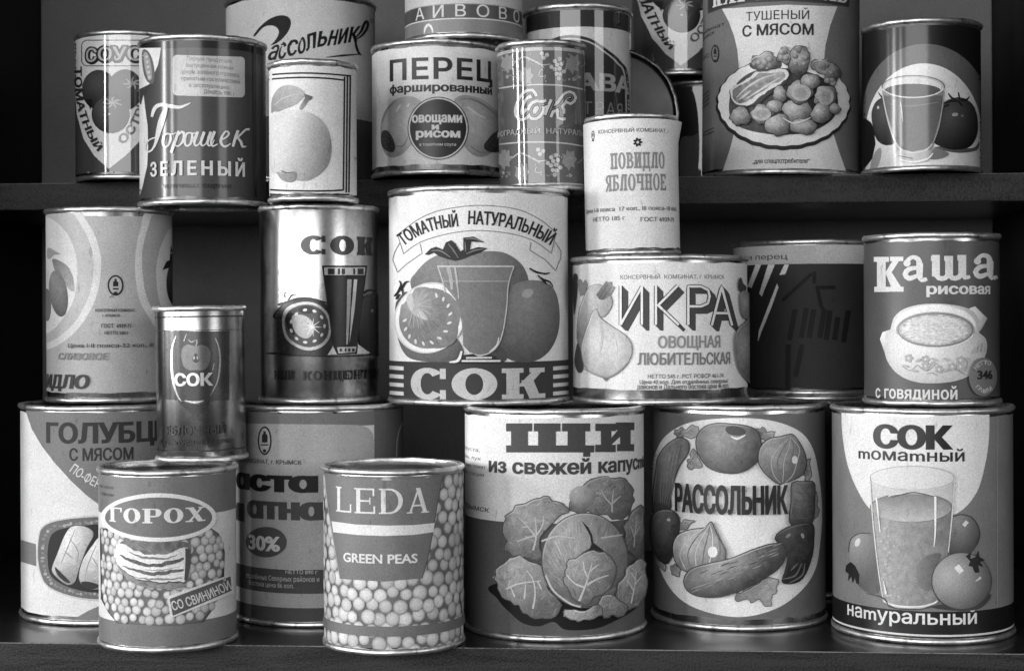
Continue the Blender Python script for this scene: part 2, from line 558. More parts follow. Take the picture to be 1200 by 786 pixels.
    # ---- lettering
    def text(s, t, x0, y0, x1, y1, g, bold=(0, 0), ref='Н', slant=0, gap=0, dy=0, font=None, new=True, path=None):
        """t between pixel columns x0..x1, reference letter between rows y0 (top) and y1 (baseline)"""
        if new: s.up_layer()
        glyphs = font(t, gap) if font else outlines(t, gap, bold)
        hr = REFH[ref] + (2 * bold[1] if not font else 0)
        xs = [p[0] for gl in glyphs for lp in gl for p in lp]
        a, b = min(xs), max(xs)
        if path:
            P = polysub(spline(path), 2.0 * ZS)
            cum = [0]
            for i in range(1, len(P)): cum.append(cum[-1] + math.hypot(P[i][0] - P[i - 1][0], P[i][1] - P[i - 1][1]))
            ht = y1 - y0
            def mp(x, y):
                q = (x - a) / (b - a) * cum[-1]
                i = 1
                while i < len(P) - 1 and cum[i] < q: i += 1
                f = (q - cum[i - 1]) / (cum[i] - cum[i - 1])
                X, Yy = P[i - 1][0] + (P[i][0] - P[i - 1][0]) * f, P[i - 1][1] + (P[i][1] - P[i - 1][1]) * f
                dx, dy_ = P[i][0] - P[i - 1][0], P[i][1] - P[i - 1][1]
                L = math.hypot(dx, dy_)
                hh = (y / hr + 0) * ht
                return X + dy_ / L * hh + slant * hh * dx / L, Yy - dx / L * hh + slant * hh * dy_ / L
            for gl in glyphs:
                s.fill([[mp(*p) for p in densify(lp, hr * .25)] for lp in gl], g, wind=True)
            return
        xm = (x0 + x1) / 2
        ym = (y0 + y1) / 2
        u0, u1 = s.U(x0, ym)[0] * s.Rl, s.U(x1, ym)[0] * s.Rl
        vb, vt = s.U(xm, y1)[1], s.U(xm, y0)[1]
        sl = ((s.U(x1, ym + dy)[1] - s.U(x1, ym)[1]) / (u1 - u0)) if dy else 0
        def mp(x, y):
            vv = vb + (y / hr) * (vt - vb)
            uu = u0 + (x - a) / (b - a) * (u1 - u0)
            return uu + slant * (vv - vb), vv + sl * (uu - (u0 + u1) / 2)
        cols = [i * .0016 for i in range(-int(s.Rl * 2 / .0016), int(s.Rl * 2 / .0016) + 1)]
        for gl in glyphs:
            lps = [densify([mp(*p) for p in lp], .0015) for lp in gl]
            s._emit(lps, g, None, cols, .0025, True)

    def peas(s, poly, r, hi, lo, seed=1, jit=.22, back=None, sq=1.0):
        """a heap of painted peas filling a pixel outline; r is a pea's radius in metres"""
        rnd = random.Random(seed)
        P = []
        for x, y in clean(poly):
            th, v = s.U(x, y)
            P.append((th * s.Rl, v))
        x0, x1 = min(p[0] for p in P), max(p[0] for p in P)
        y0, y1 = min(p[1] for p in P), max(p[1] for p in P)
        s.fillL(poly, back)
        L0 = s.layer + 1
        y, row = y0 - r * .3, 0
        while y < y1 + r:
            x, n_ = x0 - r * .3 + (r * .97 if row % 2 else 0), 0
            while x < x1 + r:
                cx, cy = x + rnd.uniform(-1, 1) * r * jit, y + rnd.uniform(-1, 1) * r * jit
                rr = r * rnd.uniform(.84, 1.13)
                if inside((cx, cy), P):
                    s.layer = L0 + (n_ % 3) * 2 + (row % 2) + 6 * (rnd.random() < .3)
                    k = rnd.uniform(.90, 1.06)
                    s._pea(cx, cy, rr, hi * k, lo * k, rnd)
                x += 1.94 * r; n_ += 1
            y += r * 1.66; row += 1
        s.layer = L0 + 12

    def _pea(s, cx, cy, rr, h, l, rnd):
        lx, ly = rnd.uniform(-.45, -.05), rnd.uniform(.15, .5)
        e = ellipse(cx, cy, rr * rnd.uniform(.94, 1.04), rr * rnd.uniform(.94, 1.04), 0, 18)
        def fn(X, Y):
            d = math.hypot((X - cx) / rr - lx * .7, (Y - cy) / rr - ly * .7)
            e_ = math.hypot((X - cx) / rr, (Y - cy) / rr)
            return h + (l - h) * (.42 * min(1, d / 1.3) + .58 * max(0, e_ - .72) / .28)
        s._emit([e], fn, None, [cx + rr * q for q in (-.85, -.7, -.5, -.25, 0, .25, .5, .7, .85)], rr * .24)

    # ---- finish
    def done(s):
        fs, seen = [], set()
        for f in s.Fc:
            if len(set(f)) < len(f): continue
            p, q, r = (Vector(s.V[i]) for i in f[:3])
            n = (q - p).cross(r - p)
            if n.length < 1e-13:
                if len(f) == 3: continue
                n = (r - p).cross(Vector(s.V[f[3]]) - p)
                if n.length < 1e-13: continue
            k = tuple(sorted(f))
            if k in seen: continue
            seen.add(k)
            fs.append(f if n.x * p.x + n.y * p.y > 0 else tuple(reversed(f)))
        used = sorted({i for f in fs for i in f})
        ix = {j: i for i, j in enumerate(used)}
        s.V, s.C = [s.V[i] for i in used], [s.C[i] for i in used]
        fs = [tuple(ix[i] for i in f) for f in fs]
        o = mesh_obj('label', s.V, fs, s.mat, s.root)
        me = o.data
        ca = me.color_attributes.new('Ink', 'FLOAT_COLOR', 'POINT')
        buf = []
        cache = {}
        for g in s.C:
            if g not in cache: cache[g] = lin(g)
            l = cache[g]
            buf += (l, l, l, 1.0)
        ca.data.foreach_set('color', buf)
        nr = []
        for x, y, z in s.V:
            L = math.hypot(x, y) or 1
            nr.append((x / L, y / L, 0))
        if not s.flare:
            me.normals_split_custom_set_from_vertices(nr)
        s.lab = o
        return s


ZS = 1.0


# ------------------------------------------------------------------ drawing helpers (photograph pixels)
def clean(lp):
    out = []
    for p in lp:
        if not out or math.hypot(p[0] - out[-1][0], p[1] - out[-1][1]) > 1e-3: out.append((p[0], p[1]))
    if len(out) > 2 and math.hypot(out[0][0] - out[-1][0], out[0][1] - out[-1][1]) < 1e-3: out.pop()
    return out


def densify(lp, step):
    out = []
    n = len(lp)
    for i in range(n):
        a, b = lp[i], lp[(i + 1) % n]
        m = max(1, int(math.ceil(math.hypot(b[0] - a[0], b[1] - a[1]) / step)))
        for k in range(m): out.append((a[0] + (b[0] - a[0]) * k / m, a[1] + (b[1] - a[1]) * k / m))
    return out


def polysub(pts, step):
    out = []
    for i in range(len(pts) - 1):
        a, b = pts[i], pts[i + 1]
        m = max(1, int(math.ceil(math.hypot(b[0] - a[0], b[1] - a[1]) / step)))
        for k in range(m): out.append((a[0] + (b[0] - a[0]) * k / m, a[1] + (b[1] - a[1]) * k / m))
    out.append(tuple(pts[-1]))
    return out


def spline(pts, closed=False, step=None):
    """Catmull-Rom through the points"""
    n = len(pts)
    out = []
    step = step or 2.5 * ZS
    for i in range(n if closed else n - 1):
        p0 = pts[(i - 1) % n] if closed or i > 0 else pts[0]
        p1, p2 = pts[i], pts[(i + 1) % n]
        p3 = pts[(i + 2) % n] if closed or i + 2 < n else pts[-1]
        m = max(2, int(math.hypot(p2[0] - p1[0], p2[1] - p1[1]) / step))
        for k in range(m):
            t = k / m
            out.append(tuple(.5 * (2 * p1[d] + (p2[d] - p0[d]) * t + (2 * p0[d] - 5 * p1[d] + 4 * p2[d] - p3[d]) * t * t +
                                   (3 * p1[d] - p0[d] - 3 * p2[d] + p3[d]) * t ** 3) for d in (0, 1)))
    if not closed: out.append(tuple(pts[-1]))
    return out


def S(*pts):
    """smooth closed outline"""
    return spline(list(pts), True)


def ellipse(cx, cy, rx, ry, rot=0, n=None, a0=0, a1=360):
    n = n or max(10, int(2 * pi * max(rx, ry) / (2.5 * ZS)))
    c, s_ = cos(radians(rot)), sin(radians(rot))
    out = []
    full = abs(a1 - a0) >= 360
    for i in range(n if full else n + 1):
        t = radians(a0 + (a1 - a0) * i / n)
        x, y = rx * cos(t), ry * sin(t)
        out.append((cx + x * c - y * s_, cy + x * s_ + y * c))
    return out


def rrect(x0, y0, x1, y1, r, sk=0):
    out = []
    for cx, cy, a in ((x1 - r, y0 + r, -90), (x1 - r, y1 - r, 0), (x0 + r, y1 - r, 90), (x0 + r, y0 + r, 180)):
        for i in range(7):
            t = radians(a + 15 * i)
            out.append((cx + r * cos(t), cy + r * sin(t) + sk * (cx - x0)))
    return out


def ruffle(lp, amp, wl, seed=0):
    """crinkled edge: the outline pushed in and out along its normals"""
    out, d = [], 0
    for i in range(len(lp)):
        a, b = lp[i - 1], lp[(i + 1) % len(lp)]
        L = math.hypot(b[0] - a[0], b[1] - a[1]) or 1
        d += L / 2
        q = amp * (2 * vnoise(d / wl, seed) + .9 * vnoise(d / wl * 2.3, seed + 5))
        out.append((lp[i][0] + (b[1] - a[1]) / L * q, lp[i][1] - (b[0] - a[0]) / L * q))
    return out


def quad(x0, y0, x1, y1):
    return [(x0, y0), (x1, y0), (x1, y1), (x0, y1)]


def hash2(x, y):
    return (sin(x * 12.9898 + y * 78.233) * 43758.5453) % 1.0


def vnoise(x, y):
    xi, yi = math.floor(x), math.floor(y)
    fx, fy = x - xi, y - yi
    fx, fy = fx * fx * (3 - 2 * fx), fy * fy * (3 - 2 * fy)
    a, b, c, d = hash2(xi, yi), hash2(xi + 1, yi), hash2(xi, yi + 1), hash2(xi + 1, yi + 1)
    return (a + (b - a) * fx) * (1 - fy) + (c + (d - c) * fx) * fy - .5


def ball(cx, cy, rx, ry, hi, lo, lx=-.35, ly=-.4, rot=0, tex=0, ts=6):
    """painted roundness of an illustrated fruit: light at (lx, ly), dark rim"""
    c, s_ = cos(radians(-rot)), sin(radians(-rot))
    def f(x, y):
        dx, dy = x - cx, y - cy
        u, v = (dx * c - dy * s_) / rx, (dx * s_ + dy * c) / ry
        d = min(1.6, math.hypot(u - lx, v - ly)) / 1.45
        g = hi + (lo - hi) * min(1, d) ** 1.35
        if tex: g += tex * 2 * vnoise(x / ts, y / ts)
        return g
    return f


def grad(x0, y0, g0, x1, y1, g1, tex=0, ts=6):
    L2 = (x1 - x0) ** 2 + (y1 - y0) ** 2
    def f(x, y):
        t = max(0, min(1, ((x - x0) * (x1 - x0) + (y - y0) * (y1 - y0)) / L2))
        return g0 + (g1 - g0) * t + (tex * 2 * vnoise(x / ts, y / ts) if tex else 0)
    return f


# ------------------------------------------------------------------ lettering
REFH = {}
_cache = {}


def _curve(t):
    c = bpy.data.curves.new('lettering', 'FONT'); c.body = t
    o = bpy.data.objects.new('lettering', c); COL.objects.link(o)
    dg = bpy.context.evaluated_depsgraph_get()
    cv = o.evaluated_get(dg).to_curve(dg)
    out = []
    for sp in cv.splines:
        b = sp.bezier_points
        lp = []
        for i in range(len(b)):
            p, q = b[i], b[(i + 1) % len(b)]
            straight = (p.handle_right - p.co).length < 1e-5 and (q.handle_left - q.co).length < 1e-5
            if not straight:
                e = (q.co - p.co)
                if e.length > 1e-6:
                    straight = abs((p.handle_right - p.co).cross(e).z) / e.length < 2e-4 and abs((q.handle_left - q.co).cross(e).z) / e.length < 2e-4
            m = 1 if straight else 4
            for k in range(m):
                t_ = k / m
                w = ((1 - t_) ** 3, 3 * t_ * (1 - t_) ** 2, 3 * t_ * t_ * (1 - t_), t_ ** 3)
                v = p.co * w[0] + p.handle_right * w[1] + q.handle_left * w[2] + q.co * w[3]
                lp.append((v.x, v.y))
        out.append((sp.character_index, clean(lp)))
    o.evaluated_get(dg).to_curve_clear()
    bpy.data.objects.remove(o); bpy.data.curves.remove(c)
    return out


def area(lp):
    return .5 * sum(lp[i][0] * lp[(i + 1) % len(lp)][1] - lp[(i + 1) % len(lp)][0] * lp[i][1] for i in range(len(lp)))


def winding(x, y, lp):
    w = 0
    for i in range(len(lp)):
        a, b = lp[i - 1], lp[i]
        if a[1] <= y:
            if b[1] > y and (b[0] - a[0]) * (y - a[1]) - (x - a[0]) * (b[1] - a[1]) > 0: w += 1
        elif b[1] <= y and (b[0] - a[0]) * (y - a[1]) - (x - a[0]) * (b[1] - a[1]) < 0: w -= 1
    return w


def inside(p, lp):
    r = False
    for i in range(len(lp)):
        a, b = lp[i], lp[i - 1]
        if (a[1] > p[1]) != (b[1] > p[1]) and p[0] < (b[0] - a[0]) * (p[1] - a[1]) / (b[1] - a[1]) + a[0]: r = not r
    return r


def offset(lp, ox, oy, sgn):
    out = []
    n = len(lp)
    for i in range(n):
        a, p, b = lp[i - 1], lp[i], lp[(i + 1) % n]
        d1 = (p[0] - a[0], p[1] - a[1]); d2 = (b[0] - p[0], b[1] - p[1])
        l1, l2 = math.hypot(*d1) or 1, math.hypot(*d2) or 1
        n1 = (d1[1] / l1 * sgn, -d1[0] / l1 * sgn); n2 = (d2[1] / l2 * sgn, -d2[0] / l2 * sgn)
        k = 1 + n1[0] * n2[0] + n1[1] * n2[1]
        k = max(k, .45)
        out.append((p[0] + (n1[0] + n2[0]) / k * ox, p[1] + (n1[1] + n2[1]) / k * oy))
    return out


def outlines(t, gap=0, bold=(0, 0)):
    """list of glyph pieces, each a list of loops [outer, hole, ...]; bold = outward growth in em"""
    key = (t, gap, bold)
    if key in _cache: return _cache[key]
    raw = _curve(t)
    sgn = {}
    for ci, lp in raw:
        A = area(lp)
        if abs(A) > abs(sgn.get(ci, 0)): sgn[ci] = A
    sgn = {k: (1 if v > 0 else -1) for k, v in sgn.items()}
    res = {}
    for ci, lp in raw:
        if bold[0] or bold[1]: lp = offset(lp, bold[0], bold[1], sgn[ci])
        res.setdefault(ci, []).append([(x + ci * gap, y + bold[1]) for x, y in lp])
    res = list(res.values())
    _cache[key] = res
    return res


for _c in 'НнxX':
    _ys = [p[1] for _, lp in _curve(_c) for p in lp]
    REFH[_c] = max(_ys)
REFH['cap'] = 1.0


# ---- drawn slab / heavy faces: every letter is a set of pieces in a unit-high box
class Face:
    """w stem width, t thin width, sl serif length, sh serif height, ww letter width"""
    def __init__(s, w=.22, t=.1, sl=.1, sh=.09, ww=.7, sp=.12):
        s.w, s.t, s.sl, s.sh, s.ww, s.sp = w, t, sl, sh, ww, sp

    def box(s, x0, y0, x1, y1): return [[(x0, y0), (x1, y0), (x1, y1), (x0, y1)]]

    def stem(s, x, y0=0, y1=1, lo=True, hi=True, w=None):
        w = w or s.w
        r = [s.box(x, y0, x + w, y1)]
        if s.sl:
            if lo: r.append(s.box(x - s.sl, y0, x + w + s.sl, y0 + s.sh))
            if hi: r.append(s.box(x - s.sl, y1 - s.sh, x + w + s.sl, y1))
        return r

    def diag(s, xa, ya, xb, yb, w):
        return [[[(xa, ya), (xa + w, ya), (xb + w, yb), (xb, yb)]]]

    def ring(s, x0, y0, x1, y1, w, t, a0=0, a1=360, n=40):
        cx, cy, rx, ry = (x0 + x1) / 2, (y0 + y1) / 2, (x1 - x0) / 2, (y1 - y0) / 2
        o = [(cx + rx * cos(radians(a0 + (a1 - a0) * i / n)), cy + ry * sin(radians(a0 + (a1 - a0) * i / n))) for i in range(n + (a1 - a0 < 360))]
        q = [(cx + (rx - w) * cos(radians(a0 + (a1 - a0) * i / n)), cy + (ry - t) * sin(radians(a0 + (a1 - a0) * i / n))) for i in range(n + (a1 - a0 < 360))]
        return [[o, q[::-1]]] if a1 - a0 >= 360 else [[o + q[::-1]]]

    def bowl(s, x, y0, x1, y1, w, t):
        """half-round bowl opening left, from x to x1"""
        h = (y1 - y0)
        rx = min(h / 2, (x1 - x))
        cx, cy = x1 - rx, (y0 + y1) / 2
        o = [(x, y0)] + [(cx + rx * cos(radians(a)), cy + h / 2 * sin(radians(a))) for a in range(-90, 91, 10)] + [(x, y1)]
        q = [(x, y0 + t)] + [(cx + (rx - w) * cos(radians(a)), cy + (h / 2 - t) * sin(radians(a))) for a in range(-90, 91, 10)] + [(x, y1 - t)]
        return [[o + q[::-1]]]

    def letter(s, c):
        w, t, sl, sh, ww = s.w, s.t, s.sl, s.sh, s.ww
        o = sl
        R = o + ww
        if c == 'О': return s.ring(0, -.02, ww + .1, 1.02, w, t), ww + .1
        if c == 'С':
            r = s.ring(0, -.02, ww + .08, 1.02, w, t, 42, 318)
            if sl: r += [s.box(ww - .02 - t * .4, .66, ww + .05, 1.0), s.box(ww - .02 - t * .4, .0, ww + .05, .3)]
            return r, ww + .08
        if c == 'Л':
            r = s.stem(R - w) + s.diag(o * .8, 0, o + ww * .22, 1, t * 1.5) + [s.box(o + ww * .22, 1 - max(t, sh), R, 1), s.box(o * .1, 0, o + t * 1.6, sh)]
            return r, R + sl
        if c in 'НИШЩДПЦЙ':
            r = s.stem(o) + s.stem(R - w)
            if c == 'Н': r += [s.box(o, .5 - t / 2, R, .5 + t / 2)]
            if c in 'ИЙ': r += s.diag(o + w * .3, 0, R - w * 1.0, 1, w * .7)
            if c == 'Й': r += [s.box(o + ww * .3, 1.08, o + ww * .7, 1.16)]
            if c == 'П': r += [s.box(o, 1 - max(t, sh), R, 1)]
            if c == 'Ц': r += [s.box(o, 0, R + sl, max(t, sh)), s.box(R, -.2, R + max(t, sh), .05)]
            if c == 'Д': r += [s.box(o, 1 - sh, R, 1), s.box(o - sl, 0, R + sl, max(t, sh)), s.box(o - sl, -.2, o - sl + t, .05), s.box(R + sl - t, -.2, R + sl, .05)]
            if c in 'ШЩ':
                R2 = R + ww * .62
                m = (o + R2 - w) / 2
                r = s.stem(o) + s.stem(m) + s.stem(R2 - w) + [s.box(o - sl, 0, R2 + sl, max(t, sh))]
                if c == 'Щ': r += [s.box(R2 - w * .2, -.17, R2 + sl, .05)]
                return r, R2 + sl
            return r, R + sl
        if c in 'КK':
            r = s.stem(o)
            r += s.diag(o + w * .8, .40, R - w * .75, 1 - sh * .5, t * 1.6) + s.diag(R - w * 1.1, 0, o + w * 1.15, .60, w * 1.02)
            if sl: r += [s.box(R - w * 1.15, 0, R + sl * 1.2, sh), s.box(R - w * 1.1, 1 - sh, R + sl, 1)]
            return r, R + sl * 1.2
        if c == 'Г': return s.stem(o) + [s.box(o, 1 - max(sh, t), R - .05, 1), s.box(R - .05 - t, .70, R - .05, 1)], R - .05
        if c == 'Р': return s.stem(o) + s.bowl(o, .42, R, 1, w, t), R
        if c == 'Х':
            r = s.diag(R - w * 1.1, 0, o, 1, w * 1.1) + s.diag(o, 0, R - t * 1.5, 1, t * 1.5)
            if sl: r += [s.box(o - sl, 0, o + w, sh), s.box(R - w * 1.1, 0, R + sl, sh), s.box(o - sl, 1 - sh, o + w * 1.1, 1), s.box(R - w, 1 - sh, R + sl, 1)]
            return r, R + sl
        if c in 'АA':
            r = s.diag(R - w, 0, o + ww * .5 - w * .55, 1, w) + s.diag(o, 0, o + ww * .5 - t * .3, 1, t * 1.2) + [s.box(o + ww * .2, .27, R - w * .7, .27 + t)]
            if sl: r += [s.box(o - sl, 0, o + t + sl, sh), s.box(R - w - sl, 0, R + sl, sh)]
            return r, R + sl
        if c == 'Т': return s.stem(o + ww / 2 - w / 2, hi=False) + [s.box(o - sl * .5, 1 - max(t, sh), R + sl * .5, 1), s.box(o - sl * .5, .68, o - sl * .5 + t, 1), s.box(R + sl * .5 - t, .68, R + sl * .5, 1)], R + sl * .5
        if c == 'Ф': return s.stem(o + ww * .6 - w / 2) + s.ring(0, .18, ww * 1.2 + 2 * o, .82, w * .9, t), ww * 1.2 + 2 * o
        if c in 'ЕE': return s.stem(o, lo=True) + [s.box(o, 1 - max(t, sh), R, 1), s.box(o, 0, R + .03, max(t, sh)), s.box(o, .5 - t / 2, R - .15, .5 + t / 2), s.box(R - t, .70, R, 1), s.box(R + .03 - t, 0, R + .03, .3), s.box(R - .15 - t * .6, .36, R - .15, .64)], R + .03
        if c == 'L': return s.stem(o) + [s.box(o, 0, R, max(t, sh)), s.box(R - t, 0, R, .34)], R
        if c == 'D': return s.stem(o) + s.bowl(o, 0, R + .08, 1, w, max(t, sh)), R + .08
        if c in 'ЬЫБВ':
            r = s.stem(o, hi=True)
            if c in 'ЬЫ': r += s.bowl(o, 0, R, .56, w, t)
            if c == 'Ы': return r + s.stem(R + .1 + sl), R + .1 + w + 2 * sl
            if c == 'Б': r += s.bowl(o, 0, R, .58, w, t) + [s.box(o, 1 - max(t, sh), R - .05, 1), s.box(R - .05 - t, .74, R - .05, 1)]
            if c == 'В': r += s.bowl(o, 0, R + .02, .54, w, t) + s.bowl(o, .54 - t, R - .04, 1, w, t)
            return r, R
        if c == 'Я':
            r, ww2 = s.letter('Р')
            r = [[[(ww2 + o - x, y) for x, y in lp][::-1] for lp in pc] for pc in r]
            return r + s.diag(o * .5, 0, o + ww * .4, .46, w * .9), ww2 + o
        if c == 'Ч': return s.stem(R - w) + s.stem(o, .5, 1, lo=False) + [s.box(o, .42, R, .42 + t * 1.3)], R + sl
        return [], .4

    def __call__(s, t, gap=0):
        x, res = 0, []
        for c in t:
            if c == ' ': x += .45; continue
            r, wd = s.letter(c)
            res += [[[(px + x, py) for px, py in lp] for lp in pc] for pc in r]
            x += wd + s.sp + gap
        return res


REFH['cap'] = 1.0

# ------------------------------------------------------------------ the cans where they stand
B = SHELF_Z + .0001
U_ = UPPER_Z + .0001
LOW = -.0500 + .0002          # on top of the tall bottom cans
stew = Can('cabbage_roll_can', 'tall can with cabbage rolls on a dish, bottom left, behind the peas with pork', 22, 223, .964, B, .124, D=.102, mat=M_PAPER, strip=(.0052, .0045))
peas = Can('pea_can', 'can of peas with pork under an oval name plate, at the shelf edge', 113, 277, .8766, B, .0945, D=.0752, mat=M_SATIN, strip=(.0060, .0055))
paste = Can('tomato_paste_can', 'tall tomato paste can marked 30% behind the green peas can', 271, 473, .957, B, .124, D=.102, mat=M_PAPER)
leda = Can('pea_can', 'green peas can with peas all round and a tapering plain panel, at the shelf edge', 377, 543, .8684, B, .0952, D=.0754, mat=M_SATIN, strip=(.0058, .0052))
shchi = Can('soup_can', 'tall cabbage soup can with a painted heap of cabbages, on the bottom shelf', 543, 755, .914, B, .124, D=.102, mat=M_PAPER, strip=(.0050, .0045))
rass = Can('soup_can', 'tall soup can with a ring of painted vegetables on a white panel, bottom shelf', 762, 968, .941, B, .124, D=.102, mat=M_SATIN, strip=(.0066, .0048))
tomj = Can('tomato_juice_can', 'tall juice can with a pale tumbler and a black band at its foot, bottom right', 973, 1188, .901, B, .124, D=.102, mat=M_SATIN, strip=(.0058, .0045))
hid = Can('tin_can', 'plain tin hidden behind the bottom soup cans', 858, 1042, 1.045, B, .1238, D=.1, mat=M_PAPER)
plum = Can('plum_jam_can', 'pale jam can with plums in curved panels, standing on the cabbage roll can', 53, 203, .979, LOW, .1143, D=.0773, mat=M_PAPER, strip=(.006, .0055))
conc = Can('tomato_juice_can', 'bare shiny tin can printed with a sliced tomato and dark glass, on the paste can', 303, 444, .958, LOW, .1141, D=.0711, mat=M_INK)
apple = Can('apple_juice_can', 'small shiny tin can with goblet and apple, standing on the peas with pork', 182, 290, .905, B + .0947, .0855, D=.0514, mat=M_INK, tilt=-.8, body=M_DULL)
bigj = Can('tomato_juice_can', 'tall white juice can with a glass among big tomatoes under a lettered ribbon', 455, 667, .950, LOW, .1225, D=.106, mat=M_PAPER)
ikra = Can('vegetable_spread_can', 'squat white can with shadowed capitals and painted squashes, under the small white jam can', 670, 877, .948, LOW, .0835, D=.1033, mat=M_PAPER, strip=(.0085, .0045))
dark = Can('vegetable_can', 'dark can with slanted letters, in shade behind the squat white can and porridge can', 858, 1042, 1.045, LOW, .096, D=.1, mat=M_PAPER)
kasha = Can('porridge_can', 'dark porridge can with a white flowered pot of rice, on the right-hand juice can', 1011, 1173, .910, LOW, .0938, D=.0762, mat=M_SATIN)
gor = Can('green_pea_can', 'dark glossy can with brush lettering and a pale rounded sticker, standing across two cans', 165, 313, .968, LOW + .1146, .098, D=.0754, mat=M_GLOSSY_SOFT, X=-.1839)
pear = Can('pear_can', 'small white can with one big pear in a ruled frame, on the bare tin can', 315, 420, .930, LOW + .1144, .0795, D=.0522, mat=M_PAPER, strip=(.0045, .004))
sok = Can('grape_juice_can', 'small glossy juice can with grape vine borders, on the tall white juice can', 585, 690, .970, LOW + .1227, .088, D=.0536, mat=M_GLOSS, tilt=-.9)
jam = Can('apple_jam_can', 'small white jam can, paper label curling at the rim, on the squat white can', 689, 797, .940, LOW + .0837, .0802, D=.0534, mat=M_PAPER, tilt=-1.0, strip=(.004, .0028))
pepper = Can('stuffed_pepper_can', 'pale can with painted peppers and a dark round badge, on the upper shelf', 436, 592, 1.027, U_, .0824, D=.0843, mat=M_SATIN, strip=(.0062, .0046))
quince = Can('quince_jam_can', 'grey jam can with a dark lettered band, topmost, standing on the stuffed pepper can', 475, 615, 1.020, U_ + .0826, .0945, D=.0751, mat=M_SATIN, X=-.0295)
adj = Can('sauce_can', 'dark can with a pale arched outline behind the grape juice can', 615, 742, 1.035, U_, .107, D=.0692, mat=M_GLOSS)
sauce = Can('tomato_sauce_can', 'can with three tomatoes in a pale heart, at the left end of the upper shelf', 88, 225, 1.046, U_, .0932, D=.0755, mat=M_GLOSS)
bigr = Can('soup_can', 'large pale can with sweeping brush lettering, behind the small pear can', 265, 442, 1.095, U_, .124, D=.102, mat=M_PAPER)
pot = Can('potato_stew_can', 'tallest can on the upper shelf, with a dish of potatoes and meat', 822, 1008, 1.042, U_, .124, D=.101, mat=M_PAPER, tilt=.6)
tom = Can('tomato_juice_can', 'glossy can with juice glass and dark tomatoes under arches, right end of the upper shelf', 1010, 1152, 1.010, U_, .0920, D=.0755, mat=M_GLOSSY_SOFT)
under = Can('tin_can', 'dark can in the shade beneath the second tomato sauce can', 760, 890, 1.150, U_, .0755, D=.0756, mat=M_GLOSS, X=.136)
lying = Can('tin_can', 'dark squat can lying on its side, its round end showing above the curled label', 639, 789, 1.072, U_ + .0416, .048, D=.0822, mat=M_GLOSS, X=.0634, lying=(radians(90), 0, radians(2)))
for _o in lying.root.children:
    if _o.name.startswith('lid') or _o.name.startswith('base'): _o.data.materials[0] = M_DARK
    if 'seam' in _o.name: _o.data.materials[0] = M_TARNISH

# ------------------------------------------------------------------ printed labels
BOLD, SEMI, MED = (.034, .022), (.022, .014), (.010, .008)
HEAVY = (.055, .03)


def veins(c, g, w, *strokes):
    for p in strokes: c.line(p, [w, w * .45], g)


# --- cabbage soup
c = shchi.zoom(540, 470, 2.758)
c.base(212)
c.band(395, 800, 84, px=300)
for y, t in ((158, 'капуста,'), (185, 'соль, лук'), (212, 'морковь, томат'), (236, 'пюре, специи')):
    c.text(t, 6, y - 7, 38 + len(t) * 3, y + 2, 80, ref='н', slant=.25)
c.text('г. Крымск', 8, 338, 92, 352, 70, ref='н', slant=.2, bold=MED)
c.up_layer()
ink = 66
for q in ((163, 72, 217, 163), (250, 72, 307, 163), (345, 72, 402, 163), (147, 71, 231, 97), (236, 71, 322, 97), (327, 71, 418, 97),
          (147, 142, 431, 165), (395, 150, 418, 179)):
    c.fill(quad(*q), ink)
for q in ((452, 72, 486, 160), (514, 70, 548, 158), (434, 72, 500, 96), (434, 140, 500, 164), (504, 138, 559, 161), (500, 68, 560, 93)):
    c.fill(quad(*q), ink)
c.fill([(484, 142), (486, 118), (514, 84), (516, 112)], ink)
c.text('из свежей капусmы', 91, 198, 591.5, 236, 62, bold=(.040, .03), ref='н')
c.fillL(S((108, 590), (122, 640), (160, 682), (200, 715), (250, 726), (300, 712), (340, 737), (430, 734), (490, 712), (560, 672), (586, 630), (588, 590), (400, 560)), 18)
cab = lambda x, y, r, hi=158, lo=92: ball(x, y, r, r, hi, lo, -.25, -.45, tex=10, ts=16)
c.paint(ruffle(S((350, 345), (365, 300), (400, 275), (430, 250), (490, 243), (540, 260), (558, 310), (550, 345), (520, 375), (480, 372), (420, 358), (380, 362)), 7, 20, 1), cab(455, 310, 105, 140, 80), 26, 120, 13, 5, seed=1, edge=70)
c.ell(392, 308, 42, 36, cab(388, 305, 48, 168, 110))
veins(c, 176, 5, [(487, 357), (488, 320), (492, 285)], [(487, 335), (465, 310), (452, 285)], [(489, 328), (515, 305)])
c.paint(ruffle(S((530, 380), (560, 345), (583, 345), (586, 420), (580, 490), (560, 505), (540, 480), (530, 430)), 7, 20, 2), cab(560, 410, 80, 128, 80), 26, 120, 13, 5, seed=2, edge=70)
veins(c, 165, 4, [(556, 470), (560, 420), (566, 370)], [(558, 440), (545, 400)], [(559, 430), (576, 400)])
c.paint(ruffle(S((145, 370), (180, 340), (220, 330), (255, 308), (310, 320), (348, 352), (330, 370), (290, 400), (262, 440), (258, 500), (230, 512), (180, 498), (145, 480), (150, 450), (138, 400)), 7, 20, 3), cab(235, 400, 120, 165, 92), 26, 120, 13, 5, seed=3, edge=70)
veins(c, 188, 6, [(235, 480), (245, 430), (240, 360)], [(246, 440), (215, 400), (190, 375)], [(247, 430), (265, 400), (268, 370)], [(245, 432), (215, 440), (185, 452)], [(218, 404), (200, 405)])
c.paint(ruffle(S((115, 560), (130, 530), (160, 500), (200, 505), (250, 520), (275, 560), (290, 610), (325, 650), (310, 685), (250, 698), (205, 680), (190, 655), (150, 640), (125, 610)), 7, 20, 4), cab(205, 590, 120, 168, 96), 26, 120, 13, 5, seed=4, edge=70)
